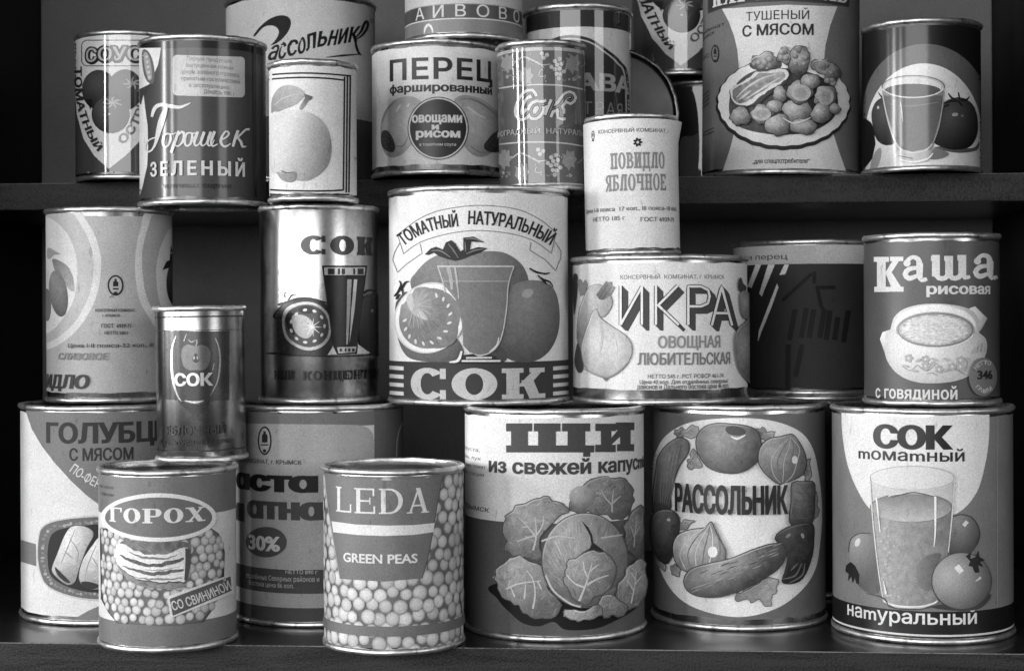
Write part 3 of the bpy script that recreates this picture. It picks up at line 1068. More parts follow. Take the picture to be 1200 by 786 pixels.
veins(c, 200, 6, [(150, 605), (190, 588), (260, 578)], [(235, 668), (242, 620), (235, 575), (215, 545)], [(208, 635), (212, 590)], [(178, 630), (165, 598)], [(250, 580), (262, 605)])
c.ell(398, 512, 138, 154, 88)
c.paint(ellipse(398, 510, 135, 151), cab(380, 490, 150, 166, 98), 24, 260, 16, 5, ang=lambda x, y: math.degrees(math.atan2(y - 660, x - 385)), edge=72)
c.line([(275, 560), (300, 610), (350, 650), (385, 662)], 6, 186)
veins(c, 186, 6, [(262, 450), (310, 435), (365, 440)], [(305, 450), (325, 495)], [(448, 440), (480, 435), (515, 430)])
c.fillL([(388, 385), (408, 405), (420, 430), (424, 455), (438, 466), (455, 480), (480, 500), (492, 520), (494, 560), (486, 520), (470, 500), (440, 482), (415, 482), (385, 490), (412, 474), (418, 460), (414, 432), (402, 410)], 44)
c.paint(ruffle(S((332, 562), (342, 520), (380, 494), (440, 486), (482, 512), (492, 560), (470, 606), (425, 636), (384, 648), (352, 612)), 7, 20, 5), cab(400, 560, 95, 165, 104), 26, 120, 13, 5, seed=5, edge=70)
veins(c, 198, 7, [(380, 642), (400, 590), (420, 520)], [(398, 600), (365, 585), (340, 558)], [(404, 590), (440, 570), (472, 560)], [(408, 570), (395, 540), (392, 515)], [(414, 545), (440, 525)])
c.paint(ruffle(S((500, 600), (520, 550), (555, 510), (580, 508), (588, 570), (582, 620), (555, 660), (530, 670), (500, 642)), 7, 20, 6), cab(550, 590, 80, 160, 96), 26, 120, 13, 5, seed=6, edge=70)
veins(c, 192, 5, [(540, 650), (550, 600), (556, 545)], [(548, 610), (528, 575)], [(552, 590), (574, 560)], [(553, 575), (540, 552)])
c.paint(ruffle(S((430, 650), (470, 620), (500, 640), (535, 668), (490, 692), (450, 690)), 7, 20, 7), cab(480, 655, 60, 140, 88), 26, 120, 13, 5, seed=7, edge=70)
c.paint(ruffle(S((330, 685), (360, 664), (388, 668), (420, 652), (448, 668), (446, 694), (410, 702), (380, 711), (345, 704)), 7, 20, 8), cab(385, 680, 60, 178, 110), 26, 120, 13, 5, seed=8, edge=70)

# --- pickle soup with the ring of vegetables
c = rass.zoom(758, 470, 2.758)
c.base(98)
c.fillL(S((35, 150), (75, 100), (150, 66), (280, 54), (400, 62), (490, 95), (535, 150), (556, 240), (566, 340), (562, 440), (545, 540), (500, 610), (420, 668), (310, 696), (200, 682), (110, 640), (50, 560), (26, 460), (14, 340), (14, 230)), 218)
veg = lambda x, y, rx, ry, hi, lo, rot=0: ball(x, y, rx, ry, hi, lo, -.3, -.4, rot, tex=11, ts=11)
for lf in ([(85, 100), (110, 82), (125, 95), (150, 72), (168, 85), (158, 120), (130, 112), (100, 118)],
           [(130, 200), (150, 150), (165, 170), (178, 210), (150, 218), (135, 212)],
           [(350, 95), (372, 80), (388, 100), (418, 96), (405, 122), (375, 125), (352, 112)],
           [(508, 245), (512, 190), (527, 185), (524, 260)], [(520, 330), (545, 292), (552, 350), (535, 385), (515, 375)],
           [(285, 622), (330, 605), (372, 575), (418, 570), (415, 610), (400, 632), (402, 655), (385, 662), (362, 640), (335, 652), (318, 640), (290, 642)],
           [(32, 490), (50, 515), (66, 530), (62, 548), (36, 530)], [(86, 525), (112, 530), (108, 565), (82, 560)], [(100, 405), (122, 382), (160, 385), (130, 412)]):
    c.paint(ruffle(densify(lf, 5), 5, 12), grad(min(p[0] for p in lf), 0, 112, max(p[0] for p in lf), 0, 160, 14, 6), 28, 26, 7, 3.5, edge=92)
c.paint(S((42, 180), (70, 140), (110, 116), (138, 130), (138, 165), (112, 205), (95, 250), (82, 300), (80, 350), (28, 362), (26, 300), (34, 230)), veg(85, 230, 60, 130, 138, 62, 12), 17, 110, 12, 3.5, edge=44)
for k in range(5): c.line([(60 + k * 14, 190 - k * 12), (52 + k * 10, 260), (50 + k * 7, 330)], [2, 4, 2], 128 - 6 * k)
c.paint(S((20, 385), (45, 352), (85, 350), (110, 375), (108, 430), (92, 490), (70, 525), (40, 500), (22, 450)), veg(60, 410, 50, 90, 118, 48), 17, 110, 12, 3.5, edge=44)
c.ell(78, 382, 6, 5, 190)
c.paint(S((164, 120), (185, 85), (225, 70), (275, 72), (320, 78), (355, 95), (368, 140), (360, 185), (320, 222), (265, 232), (205, 215), (170, 170)), veg(262, 150, 105, 84, 146, 58), 17, 110, 12, 3.5, edge=44)
c.fillL(S((256, 85), (280, 78), (312, 88), (318, 102), (290, 110), (262, 102)), 60)
c.line([(272, 112), (292, 120), (318, 108)], [3, 8, 3], 214)
c.paint(S((358, 195), (362, 150), (390, 120), (430, 112), (462, 104), (478, 120), (496, 150), (508, 190), (500, 230), (470, 252), (440, 262), (425, 268), (405, 256), (375, 228)), veg(430, 185, 78, 80, 158, 84), 17, 110, 12, 3.5, edge=44)
for k in range(5): c.line([(462 - 2 * k, 112), (420 + k * 16, 150), (398 + k * 20, 190), (405 + k * 15, 235), (425 + k * 4, 262)], [1.5, 3.5, 2], 108 if k % 2 else 172)
c.ell(470, 188, 9, 13, 205)
c.paint(S((462, 262), (500, 258), (530, 262), (532, 320), (524, 392), (490, 398), (454, 392), (458, 320)), veg(490, 320, 45, 75, 120, 58), 17, 110, 12, 3.5, edge=44)
for k in range(4): c.line([(468, 290 + k * 27), (498, 296 + k * 27), (526, 288 + k * 27)], [2, 3, 2], 92)
c.paint(S((408, 440), (440, 408), (490, 392), (525, 395), (528, 450), (522, 500), (500, 560), (470, 585), (430, 582), (440, 540), (445, 490)), veg(480, 440, 60, 110, 78, 20), 17, 110, 12, 3.5, edge=44)
for q in ([(430, 572), (470, 560), (490, 520)], [(450, 585), (490, 560), (500, 520)], [(455, 545), (478, 520)]): c.line(q, [2, 6, 2], 96)
c.ell(492, 432, 5, 9, 150, -20); c.ell(448, 432, 10, 5, 130, -40)
c.paint(S((95, 470), (110, 430), (150, 412), (195, 405), (212, 384), (222, 405), (238, 440), (258, 490), (240, 530), (190, 545), (135, 548), (105, 520)), veg(175, 480, 80, 70, 196, 104), 17, 110, 12, 3.5, edge=44)
for k in range(6): c.line([(210, 395), (150 + k * 17, 440), (118 + k * 24, 490), (135 + k * 17, 540)], [1.5, 3.5, 2], 112 if k % 2 else 208)
c.ell(218, 484, 15, 18, 224)
c.paint(S((130, 575), (150, 540), (200, 522), (270, 505), (340, 475), (400, 456), (432, 462), (440, 495), (420, 535), (380, 565), (310, 605), (240, 628), (180, 628), (142, 610)), veg(290, 535, 160, 60, 150, 50, -22), 17, 110, 12, 3.5, edge=44)
rq = random.Random(5)
for k in range(34):
    t = rq.random(); q = rq.uniform(-.7, .7)
    x, y = 160 + 255 * t, 588 - 108 * t + q * 40
    c.line([(x - 14, y + 6), (x, y + rq.uniform(-2, 2)), (x + 14, y - 6)], [1, 3, 1], rq.choice((62, 74, 150, 140)), new=(k % 6 == 0))
c.text('РАССОЛЬНИК', 104, 270, 446, 364, 26, bold=(.062, .03), dy=0)

# --- tomato juice with the misty tumbler
c = tomj.zoom(968, 470, 2.664)
c.base(116)
c.fillL(spline([(48, 36), (52, 110), (68, 200), (100, 280), (140, 338), (200, 368), (280, 378), (360, 368), (426, 338), (472, 280), (496, 200), (508, 120), (510, 36)]) + [(280, 50)], 214)
c.band(20, 36, 200)
c.band(655, 790, 14)
c.band(727, 733, 205)
Fh = Face(w=.36, t=.20, sl=0, sh=.2, ww=.80, sp=.10)
c.text('СОК', 147, 74, 397, 150, 22, bold=(.075, .03))
c.text('mомаmный', 102, 158, 432, 187, 26, bold=(.018, .012), ref='н')
c.text('наmуральный', 68, 660, 470, 694, 212, bold=(.016, .010), ref='н', new=True)
c.line([(535, 55), (533, 640)], 2, 150)
glass = lambda lo, hi: grad(150, 0, hi, 390, 0, lo, 10, 9)
c.fillL(S((72, 470), (78, 430), (105, 412), (140, 412), (165, 450), (170, 560), (160, 598), (120, 590), (85, 545)), ball(112, 470, 55, 100, 150, 88))
c.line([(72, 470), (78, 432), (105, 412), (140, 412)], 3, 60)
c.fillL([(64, 512), (78, 500), (92, 512), (106, 540), (104, 570), (96, 568), (92, 550), (84, 566), (80, 545), (70, 560), (72, 538), (62, 530)], 24)
c.ell(100, 440, 8, 14, 205, 20)
c.fillL(S((382, 365), (420, 352), (455, 362), (478, 400), (474, 440), (440, 480), (380, 470)), ball(425, 405, 60, 70, 132, 60))
c.line([(390, 360), (425, 353), (458, 366), (478, 405), (470, 446)], 3, 40)
c.line([(428, 388), (440, 374)], 12, 205, smooth=False)
c.fillL([(138, 230), (400, 230), (392, 360), (378, 470), (345, 628), (300, 646), (220, 644), (180, 625), (165, 540), (148, 370)], grad(140, 230, 196, 400, 250, 186, 5, 20))
c.ell(269, 238, 132, 38, 176); c.ell(269, 239, 128, 35, 206)
c.paint([(144, 330), (160, 345), (270, 355), (380, 345), (391, 330), (384, 420), (372, 500), (345, 622), (300, 638), (220, 636), (184, 618), (166, 520)], grad(150, 0, 158, 385, 0, 112, 12, 12), 9, 160, 10, 4, ang=90)
rq = random.Random(8)
for k in range(60):
    t = rq.random()
    y = 375 + 250 * t; x = 170 + 18 * t + abs(rq.gauss(0, 1)) * 22
    if x < 262: c.ell(x, y, rq.uniform(3, 7), rq.uniform(3, 6), rq.choice((160, 172, 150, 166)), new=(k % 10 == 0))
c.fillL(S((285, 520), (300, 490), (330, 475), (358, 478), (335, 530), (330, 580), (310, 590), (285, 560)), grad(285, 0, 120, 350, 0, 84, 6))
c.ell(266, 330, 126, 46, 112); c.ell(266, 332, 123, 43, grad(0, 290, 118, 0, 372, 172, 8, 14))
c.line(ellipse(268, 296, 70, 10, 0, None, 180, 360), 4, 208); c.line([(205, 300), (270, 284), (338, 296)], [2, 4, 2], 60)
for q in ([(140, 235), (150, 380), (168, 540), (182, 622)], [(400, 235), (392, 350), (380, 470)]): c.line(q, [3, 4, 3], 202)
c.line([(160, 300), (172, 408)], [5, 3], 224); c.line([(340, 296), (340, 400), (336, 452)], [7, 6, 2], 226)
c.line(ellipse(266, 616, 82, 24, 0, None, 10, 170), 5, 214); c.line(ellipse(264, 630, 72, 18, 0, None, 20, 160), 3, 62)
c.line([(190, 600), (182, 560)], [6, 2], 222); c.line([(130, 598), (180, 612), (200, 640)], [2, 5, 2], 66)
c.fillL(S((330, 640), (420, 652), (480, 642), (508, 600), (420, 620)), 56)
c.ell(420, 560, 92, 90, 62); c.ell(420, 559, 89, 87, ball(420, 560, 90, 90, 172, 78, -.4, -.2))
c.line([(404, 512), (420, 532)], 18, 220, smooth=False); c.line([(462, 560), (478, 548)], [3, 8], 196)
c.fillL([(432, 482), (448, 470), (446, 490), (462, 484), (470, 462), (474, 484), (490, 494), (476, 500), (486, 516), (470, 510), (474, 532), (460, 534), (452, 514), (440, 512), (446, 498)], 22)

# --- cabbage rolls
c = stew.zoom(15, 460, 2.807)
c.base(212)
c.fillL([(42, 58), (62, 118), (96, 176), (136, 228), (190, 288), (240, 335), (300, 380), (360, 420), (460, 430), (560, 380), (590, 300), (600, 54), (300, 66)], 116)
c.fillL([(-20, 478), (30, 484), (76, 497), (78, 570), (30, 556), (-20, 548)], 118)
c.fillL([(190, 750), (250, 715), (320, 685), (600, 690), (600, 745)], 120)
for y, (a, b, g) in ((0, (0, 0, 0)),): pass
c.text('ГОЛУБЦЫ', 110, 97, 520, 166, 48, bold=(.050, .028))
c.text('С МЯСОМ', 186, 181, 397, 223, 48, bold=(.034, .02))
c.text('ПО-ФЕРМЕРСКИ', 0, 0, 0, 24, 210, bold=(.012, .01), ref='н', path=[(186, 258), (230, 288), (275, 312), (330, 336), (400, 350)])
c.fillL(S((84, 470), (96, 440), (130, 420), (200, 408), (300, 402), (420, 410), (480, 440), (490, 560), (460, 640), (380, 672), (280, 684), (190, 672), (115, 640), (88, 590), (80, 530)), 190)
c.fillL(S((88, 472), (99, 444), (132, 425), (200, 413), (300, 408), (416, 416), (474, 444), (484, 560), (455, 635), (378, 667), (280, 678), (190, 666), (118, 635), (92, 588), (84, 530)), 104)
rq = random.Random(3)
rim_pts = spline([(104, 480), (118, 452), (160, 436), (280, 424)], False, 12) + spline([(100, 500), (102, 570), (130, 625), (200, 655), (290, 664)], False, 12)
c.up_layer()
for x, y in rim_pts: c.ell(x + rq.uniform(-3, 3), y + rq.uniform(-3, 3), rq.uniform(4, 7), rq.uniform(3, 6), rq.choice((140, 156, 128)), new=False)
c.fillL(S((120, 490), (140, 456), (200, 440), (300, 432), (420, 440), (456, 480), (450, 590), (390, 640), (280, 656), (190, 640), (130, 605), (116, 550)), 44)
def roll(P, vein, end):
    c.fillL(S(*P), 70)
    cxx = sum(p[0] for p in P) / len(P); cyy = sum(p[1] for p in P) / len(P)
    c.fillL(S(*[(cxx + (x - cxx) * .965, cyy + (y - cyy) * .98) for x, y in P]), ball(cxx - 10, cyy - 20, 62, 110, 222, 138, -.2, -.3, 20, 12, 10))
    for v in vein: c.line(v, [1.5, 3, 1.5], 128)
    c.fillL(S(*end), 52)
roll([(130, 570), (148, 525), (170, 470), (195, 438), (240, 438), (268, 462), (245, 510), (222, 570), (205, 622), (180, 632), (150, 612), (130, 590)],
     ([(205, 450), (185, 500), (160, 560)], [(190, 480), (215, 520), (212, 560)], [(172, 520), (200, 545)]), [(140, 572), (160, 590), (190, 622), (176, 622), (150, 600)])
roll([(218, 590), (232, 545), (262, 500), (290, 470), (340, 480), (350, 540), (320, 620), (280, 646), (240, 640), (220, 620)],
     ([(275, 500), (250, 560), (240, 600)], [(262, 540), (280, 570)]), [(226, 622), (250, 620), (285, 632), (270, 644), (236, 640)])

# --- peas with pork
c = peas.zoom(105, 530, 3.275)
c.base(206)
c.band(30, 244, 108)
c.band(653, 790, 108)
c.text('мясо тушёное', 40, 128, 92, 138, 58, ref='н')
c.text('с горохом', 42, 156, 92, 166, 58, ref='н')
pl = [(44, 300), (50, 420), (48, 540), (75, 610), (110, 652), (300, 664), (430, 648), (465, 600), (505, 480), (515, 390), (490, 310), (455, 286), (200, 300)]
c.fillL([(40, 290), (44, 560), (72, 612), (106, 654), (300, 665), (436, 650), (470, 604), (515, 480), (518, 380), (495, 310), (452, 280)], 54)
c.peas(pl, .0026, 206, 118, 4, .34, back=98)
c.paint(S((100, 400), (112, 358), (140, 336), (240, 340), (375, 345), (384, 400), (372, 500), (330, 520), (240, 518), (170, 500), (120, 450)), grad(0, 340, 100, 0, 520, 128, 22, 10), 26, 120, 12, 5, ang=8)
slabm = ruffle(S((98, 398), (110, 356), (130, 350), (180, 376), (240, 392), (300, 384), (360, 362), (378, 366), (372, 420), (366, 488), (320, 492), (240, 494), (170, 474), (120, 436)), 4, 18, 3)
c.fillL([(x + 3, y + 5) for x, y in slabm], 60)
c.paint(slabm, grad(0, 350, 206, 0, 494, 222, 12, 9), 16, 150, 12, 4, ang=8)
c.fillL([(366, 364), (386, 372), (384, 440), (372, 492), (362, 488), (366, 420)], 70)
for q, w, g in (([(116, 388), (160, 414), (230, 430), (300, 424), (366, 404)], [4, 15, 11, 17, 9], 84), ([(150, 376), (210, 402), (290, 404), (340, 388)], [2, 9, 7, 2], 112),
                ([(124, 430), (180, 452), (250, 462), (364, 448)], [3, 12, 15, 8], 92), ([(200, 446), (280, 450), (350, 436)], [1, 5, 1], 150), ([(170, 474), (250, 486), (360, 478)], [2, 9, 3], 128)):
    c.line(ruffle(spline(q), 3, 14, 9)[1:-1], w, lambda x, y, g=g: g + 50 * vnoise(x / 7, y / 5))
c.ell(266, 248, 217, 93, 214)
c.ell(266, 248, 200, 77, 100)
c.text('ГОРОХ', 82, 214, 440, 270, 206, font=Face(w=.27, t=.09, sl=.10, sh=.085, ww=.80, sp=.10), ref='cap')
def tag_(pts, g0, g1, ins):
    c.fillL(pts, g0)
    cx_, cy_ = sum(p[0] for p in pts) / 4, sum(p[1] for p in pts) / 4
    c.fillL([(x + (ins if x < cx_ else -ins), y + (ins * 1.05 if y < yl else -ins * 1.05)) for (x, y), yl in zip(pts, (1e9, 1e9, -1e9, -1e9))], g1)
tag_([(298, 550), (543, 464), (547, 538), (310, 634)], 212, 84, 9)
c.text('СО СВИНИНОЙ', 0, 0, 0, 36, 208, bold=(.020, .012), path=[(320, 605), (425, 572), (538, 522)])

# --- green peas
c = leda.zoom(370, 525, 3.144)
c.base(96)
c.peas([(4, 90), (560, 90), (560, 735), (4, 735)], .0037, 206, 122, 11, .34, back=98)
c.fillL([(36, 96), (100, 104), (260, 118), (380, 112), (466, 98), (448, 190), (432, 290), (414, 390), (390, 478), (250, 490), (92, 480), (66, 330), (46, 200)], 104)
c.line([(36, 100), (46, 200), (66, 330), (92, 480)], 3, 150); c.line([(466, 102), (448, 190), (432, 290), (414, 390), (390, 478)], 3, 80)
c.fillL([(62, 268), (150, 280), (260, 284), (360, 282), (436, 274), (431, 308), (360, 318), (250, 322), (150, 318), (68, 308)], 204)
c.text('LEDA', 78, 148, 416, 241, 204, font=Face(w=.17, t=.065, sl=.08, sh=.05, ww=.72, sp=.14), ref='cap')
c.text('GREEN PEAS', 105, 388, 374, 424, 206, bold=(.030, .02))
c.band(655, 692, 104, px=285)

# --- tomato paste
c = paste.zoom(265, 465, 2.859)
c.base(196)
c.band(52, 100, 104, px=305)
c.fillL([(-40, 88), (160, 90), (430, 93), (452, 95), (470, 101), (483, 110), (491, 122), (495, 140), (495, 574), (300, 580), (60, 570), (-40, 555)], 152)
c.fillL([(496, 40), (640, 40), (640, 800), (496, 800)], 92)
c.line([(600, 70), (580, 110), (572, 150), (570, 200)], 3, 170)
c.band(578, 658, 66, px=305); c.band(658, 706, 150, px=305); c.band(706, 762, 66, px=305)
c.fillL(ellipse(130, 146, 23, 48), 32); c.fillL(ellipse(130, 146, 18, 42), 156)
c.fillL([(121, 152), (121, 128), (126, 122), (126, 114), (134, 114), (134, 122), (140, 128), (140, 152)], 32)
c.line([(117, 160), (143, 160)], 4, 32, smooth=False); c.ell(130, 180, 6, 6, 32)
c.text('КОНСЕРВНЫЙ КОМБИНАТ, г. КРЫМСК', -30, 207, 254, 222, 52, bold=MED)
HV = (.075, .035)
c.text('ɑстɑ', 36, 262, 308, 318, 16, bold=HV, ref='н')
c.text('ɑтнɑя', 72, 352, 396, 412, 62, bold=HV, ref='н'); c.text('м', 19, 352, 62, 412, 62, bold=HV, ref='н')
c.ell(136, 485, 68, 51, 70)
c.text('30%', 78, 462, 182, 514, 190, bold=(.045, .025))
c.text('НЕТТО 890 г', 200, 579, 306, 592, 168, bold=MED)
c.text('отдалённых Северных районов и', 70, 603, 312, 616, 160, ref='н', bold=MED)
c.text('Востока цена 86 коп.', 80, 624, 228, 636, 160, ref='н', bold=MED)
c.up_layer()
for a, b in ((175, 185), (357, 369)): c.fill(quad(a, 38, b, 55), 20)

# --- plum jam
c = plum.zoom(45, 230, 3.144)
c.base(168)
def ring2(f, g): c.fillL([f(x) for x in g[1]], g[0])
c.fillL(S((-60, 20), (120, 40), (190, 110), (226, 200), (230, 280), (210, 380), (160, 470), (100, 530), (30, 566), (-60, 580)), 204)
c.fillL(S((-60, 30), (95, 45), (160, 110), (198, 200), (203, 280), (185, 370), (140, 455), (85, 510), (20, 545), (-60, 560)), 176)
c.fillL(S((-60, 70), (40, 80), (100, 130), (134, 200), (144, 280), (130, 380), (90, 450), (40, 500), (-60, 520)), 206)
c.fillL(S((600, 20), (410, 50), (376, 120), (357, 210), (357, 290), (372, 380), (410, 450), (470, 520), (600, 540)), 204)
c.fillL(S((600, 40), (440, 55), (402, 120), (383, 200), (383, 280), (398, 370), (436, 440), (500, 500), (600, 520)), 160)
c.fillL(S((600, 90), (496, 110), (456, 170), (436, 240), (434, 310), (446, 390), (480, 450), (600, 470)), 200)
c.fillL(S((36, 190), (60, 200), (82, 214), (60, 216), (44, 230), (34, 226)), 150)
c.fillL(S((52, 232), (80, 238), (110, 260), (128, 300), (132, 350), (112, 340), (92, 310), (66, 282)), grad(50, 230, 122, 130, 350, 160, 10))
c.ell(75, 358, 33, 86, ball(72, 340, 36, 90, 142, 86, -.2, -.3, -8, 8), rot=-8)
c.ell(34, 400, 14, 60, 110)
c.fillL([(455, 272), (470, 240), (482, 235), (486, 180), (496, 215), (500, 250), (484, 262)], 30)
c.ell(500, 320, 30, 80, ball(490, 320, 30, 80, 60, 18))
c.ell(284, 328, 29, 38, 28); c.ell(284, 328, 23, 32, 166)
c.fillL([(275, 332), (275, 316), (280, 312), (280, 304), (288, 304), (288, 312), (294, 316), (294, 332)], 30)
c.line([(274, 341), (295, 341)], 6, 30, smooth=False); c.ell(284, 358, 8, 7, 30)
c.line([(262, 374), (272, 366), (276, 374)], 2, 80)
c.text('КОНСЕРВНЫЙ КОМБИНАТ,', 210, 414, 356, 425, 68, bold=SEMI)
c.text('г. КРЫМСК', 236, 434, 300, 444, 72, bold=SEMI)
c.text('ГОСТ  6929-71', 232, 469, 340, 484, 58, bold=SEMI)
c.text('НЕТТО 560 г', 244, 496, 330, 509, 58, bold=SEMI)
c.text('Цена I-II пояса-52 коп., III пояса-54 коп.', 112, 541, 498, 556, 62, bold=MED)
c.text('СЛИВОВОЕ', 76, 577, 254, 602, 128, bold=(.02, .012), slant=.25)
c.text('ИДЛО', 34, 656, 184, 708, 60, bold=(.05, .02), slant=.2)

# --- bare tin juice can (printed straight on the tin)
c = conc.zoom(295, 230, 3.144)
c.text('СОК', 180, 146, 446, 215, 52, font=Face(w=.34, t=.20, sl=.05, sh=.16, ww=.85, sp=.14), ref='cap')
dk = 30
c.fillL(S((92, 450), (108, 405), (150, 380), (200, 374), (250, 384), (290, 410), (300, 440), (296, 540), (280, 582), (120, 586), (98, 540)), 46)
c.line(S((92, 450), (108, 405), (150, 380), (200, 374), (250, 384), (290, 410)), 5, dk)
c.fillL(S((112, 460), (126, 414), (170, 392), (220, 390), (262, 410), (288, 450), (290, 510), (262, 552), (210, 568), (160, 552), (124, 520)), 150)
c.fillL(S((122, 460), (136, 424), (175, 402), (220, 400), (256, 418), (280, 455), (281, 506), (256, 542), (210, 556), (164, 542), (132, 512)), 60)
for P in (S((125, 450), (140, 428), (155, 440), (150, 470), (160, 510), (140, 500)), S((172, 415), (200, 402), (230, 412), (222, 430), (190, 432))): c.fillL(P, dk)
c.fillL(S((150, 440), (180, 436), (210, 448), (232, 480), (222, 510), (200, 524), (170, 510), (152, 480)), 138)
rq = random.Random(2)
for k in range(11):
    a = k * .57; c.ell(206 + 62 * cos(a), 478 + 60 * sin(a), 5, 8, 168, a * 57, new=(k == 0))
for k in range(9):
    a = k * .7; c.line([(222, 480), (222 + 36 * cos(a), 482 + 34 * sin(a))], [4, 1.5], 170, smooth=False, new=(k == 0))
for q in ([(98, 402), (118, 392), (104, 408)], [(124, 384), (120, 356), (130, 354)], [(132, 384), (150, 362), (162, 364)], [(96, 398), (126, 388), (154, 382)]): c.line(q, [3, 5, 2], dk)
c.fillL(S((404, 400), (420, 366), (450, 360), (480, 380), (484, 570), (440, 582), (396, 545)), ball(440, 420, 60, 120, 66, 28))
c.line([(412, 362), (430, 346), (456, 350)], [3, 7, 3], dk); c.ell(441, 421, 5, 6, 140)
c.fillL([(258, 255), (423, 255), (412, 345), (400, 440), (384, 580), (310, 582), (298, 540), (284, 440)], dk)
c.fillL([(266, 262), (416, 262), (413, 290), (268, 290)], 168)
c.fillL([(274, 302), (410, 302), (400, 400), (384, 548), (312, 552), (296, 470)], 34)
c.fillL([(350, 306), (366, 306), (360, 430), (352, 545), (346, 545)], 150); c.fillL([(374, 306), (386, 306), (376, 420), (358, 540), (364, 420)], 178)
for a, b in ((280, 304), (316, 324), (330, 342), (372, 378), (388, 408)): c.fillL(quad(a, 266, b, 288), 40)
c.fillL([(312, 556), (382, 553), (378, 574), (318, 578)], 160)
for a, b in ((322, 330), (340, 346), (352, 360), (366, 376)): c.fillL(quad(a, 560, b, 572), 44)
c.fillL([(388, 545), (432, 578), (384, 580)], 190); c.fillL([(298, 552), (312, 582), (278, 584)], 182)
c.line([(60, 578), (240, 588), (420, 586), (478, 578)], 5, dk)
fk = Face(w=.14, t=.12, sl=.06, sh=.06, ww=.46, sp=.08)
c.text('НЫЙ', 88, 642, 158, 675, 30, font=fk, ref='cap'); c.text('КОНЦЕНТРИР', 188, 642, 462, 675, 30, font=fk, ref='cap')

# --- apple juice can
c = apple.zoom(175, 345, 3.93)
c.band(98, 105, 60); c.band(163, 166, 90); c.band(718, 724, 60)
c.fillL([(68, 164), (160, 168), (250, 170), (368, 168), (368, 486), (250, 490), (150, 488), (68, 482)], 70)
c.fillL(S((148, 290), (152, 250), (175, 230), (208, 238), (214, 240), (246, 232), (276, 252), (280, 300), (262, 340), (232, 350), (212, 346), (190, 350), (160, 332)), 112)
c.fillL(S((198, 300), (205, 280), (214, 270), (224, 282), (230, 302), (214, 316)), 64); c.ell(206, 292, 4, 9, 150, 10); c.ell(222, 292, 4, 9, 150, -10)
c.line([(214, 240), (220, 220), (218, 208)], 4, 150); c.line([(178, 205), (195, 220), (212, 208)], [2, 6, 2], 140)
c.line([(124, 190), (106, 250), (104, 330), (114, 410), (134, 470), (160, 505)], [4, 10, 12, 9, 5], 172)
c.line([(302, 200), (320, 250), (324, 320), (312, 400), (280, 465)], [4, 8, 9, 7, 3], 140)
c.line([(172, 182), (160, 215)], [3, 5], 160); c.line([(298, 315), (290, 350)], [2, 5], 150)
c.line([(165, 488), (210, 496), (250, 488)], [3, 9, 3], 205)
c.fillL(S((132, 486), (160, 520), (188, 546), (212, 552), (240, 546), (262, 520), (280, 488), (250, 500), (210, 504), (170, 500)), 62)
c.fillL([(188, 540), (238, 540), (224, 556), (240, 566), (286, 578), (132, 578), (184, 566), (200, 556)], 62)
c.text('СОК', 118, 361, 292, 421, 208, bold=(.050, .03))
c.text('ЯБЛОЧНЫЙ', 78, 604, 352, 645, 60, bold=(.008, .006))
c.text('из культурных сортов', 46, 672, 386, 690, 56, ref='н', bold=MED)

# --- tall white tomato juice
c = bigj.zoom(450, 210, 2.858)
c.base(214)
c.band(612, 790, 52)
c.text('СОК', 90, 634, 540, 737, 180, font=Face(w=.30, t=.17, sl=.10, sh=.15, ww=.88, sp=.10), ref='cap')
c.up_layer()
for k in range(4):
    y = 627 + 28 * k
    c.fill([(-20, y - 6), (66, y), (66, y + 13), (-20, y + 6)], 196); c.fill([(566, y), (640, y - 6), (640, y + 6), (566, y + 13)], 196)
rg = 118
# ribbon
for w, g in ((0, 0),): pass
def ribbon(P, g=122): c.line(P, 3, g, closed=True, smooth=False)
top = spline([(46, 186), (120, 132), (200, 102), (320, 88), (440, 100), (520, 134), (576, 180)], False, 12)
bot = spline([(560, 248), (500, 206), (420, 182), (310, 172), (210, 184), (120, 212), (66, 250)], False, 12)
ribbon(top + bot)
c.line([(54, 212), (36, 246), (30, 270), (46, 312), (76, 284), (128, 248), (122, 216)], 3, 124, smooth=False)
c.line([(492, 212), (488, 238), (540, 270), (574, 306), (592, 262), (592, 240), (572, 210)], 3, 124, smooth=False)
c.text('ТОМАТНЫЙ', 0, 0, 0, 44, 34, bold=(.036, .02), path=[(66, 224), (118, 190), (180, 168), (250, 158)])
c.text('НАТУРАЛЬНЫЙ', 0, 0, 0, 46, 34, bold=(.036, .02), path=[(281, 151), (370, 156), (440, 170), (500, 192), (556, 222)])
tm = lambda x, y, rx, ry, hi=128, lo=80: ball(x, y, rx, ry, hi, lo, -.2, -.35, tex=5, ts=8)
c.paint(S((90, 352), (110, 310), (150, 270), (200, 250), (300, 244), (380, 242), (430, 260), (470, 300), (482, 360), (440, 440), (300, 470), (140, 440)), tm(290, 330, 190, 120, 132, 82), 7, 120, 15, 4)
c.paint(S((420, 380), (440, 350), (490, 338), (540, 346), (572, 376), (586, 440), (582, 510), (556, 570), (510, 606), (450, 612), (400, 590), (372, 540)), tm(490, 450, 100, 140, 132, 78), 7, 120, 15, 4)
c.ell(480, 382, 20, 14, 160, -25)
c.paint(S((40, 430), (52, 400), (90, 380), (200, 480), (262, 560), (258, 600), (200, 612), (110, 606), (70, 582), (46, 520)), tm(150, 540, 110, 90, 118, 74), 7, 120, 15, 4)
c.fillL(S((358, 572), (380, 556), (410, 585), (400, 612), (350, 608)), 70)
leafs = [(138, 252), (158, 232), (176, 226), (198, 236), (208, 212), (226, 204), (240, 216), (256, 242), (266, 236), (266, 196), (300, 192), (337, 212), (292, 209), (288, 236), (316, 227), (346, 231), (322, 246), (288, 258), (264, 268), (240, 274), (214, 268), (186, 258), (168, 246), (150, 254)]
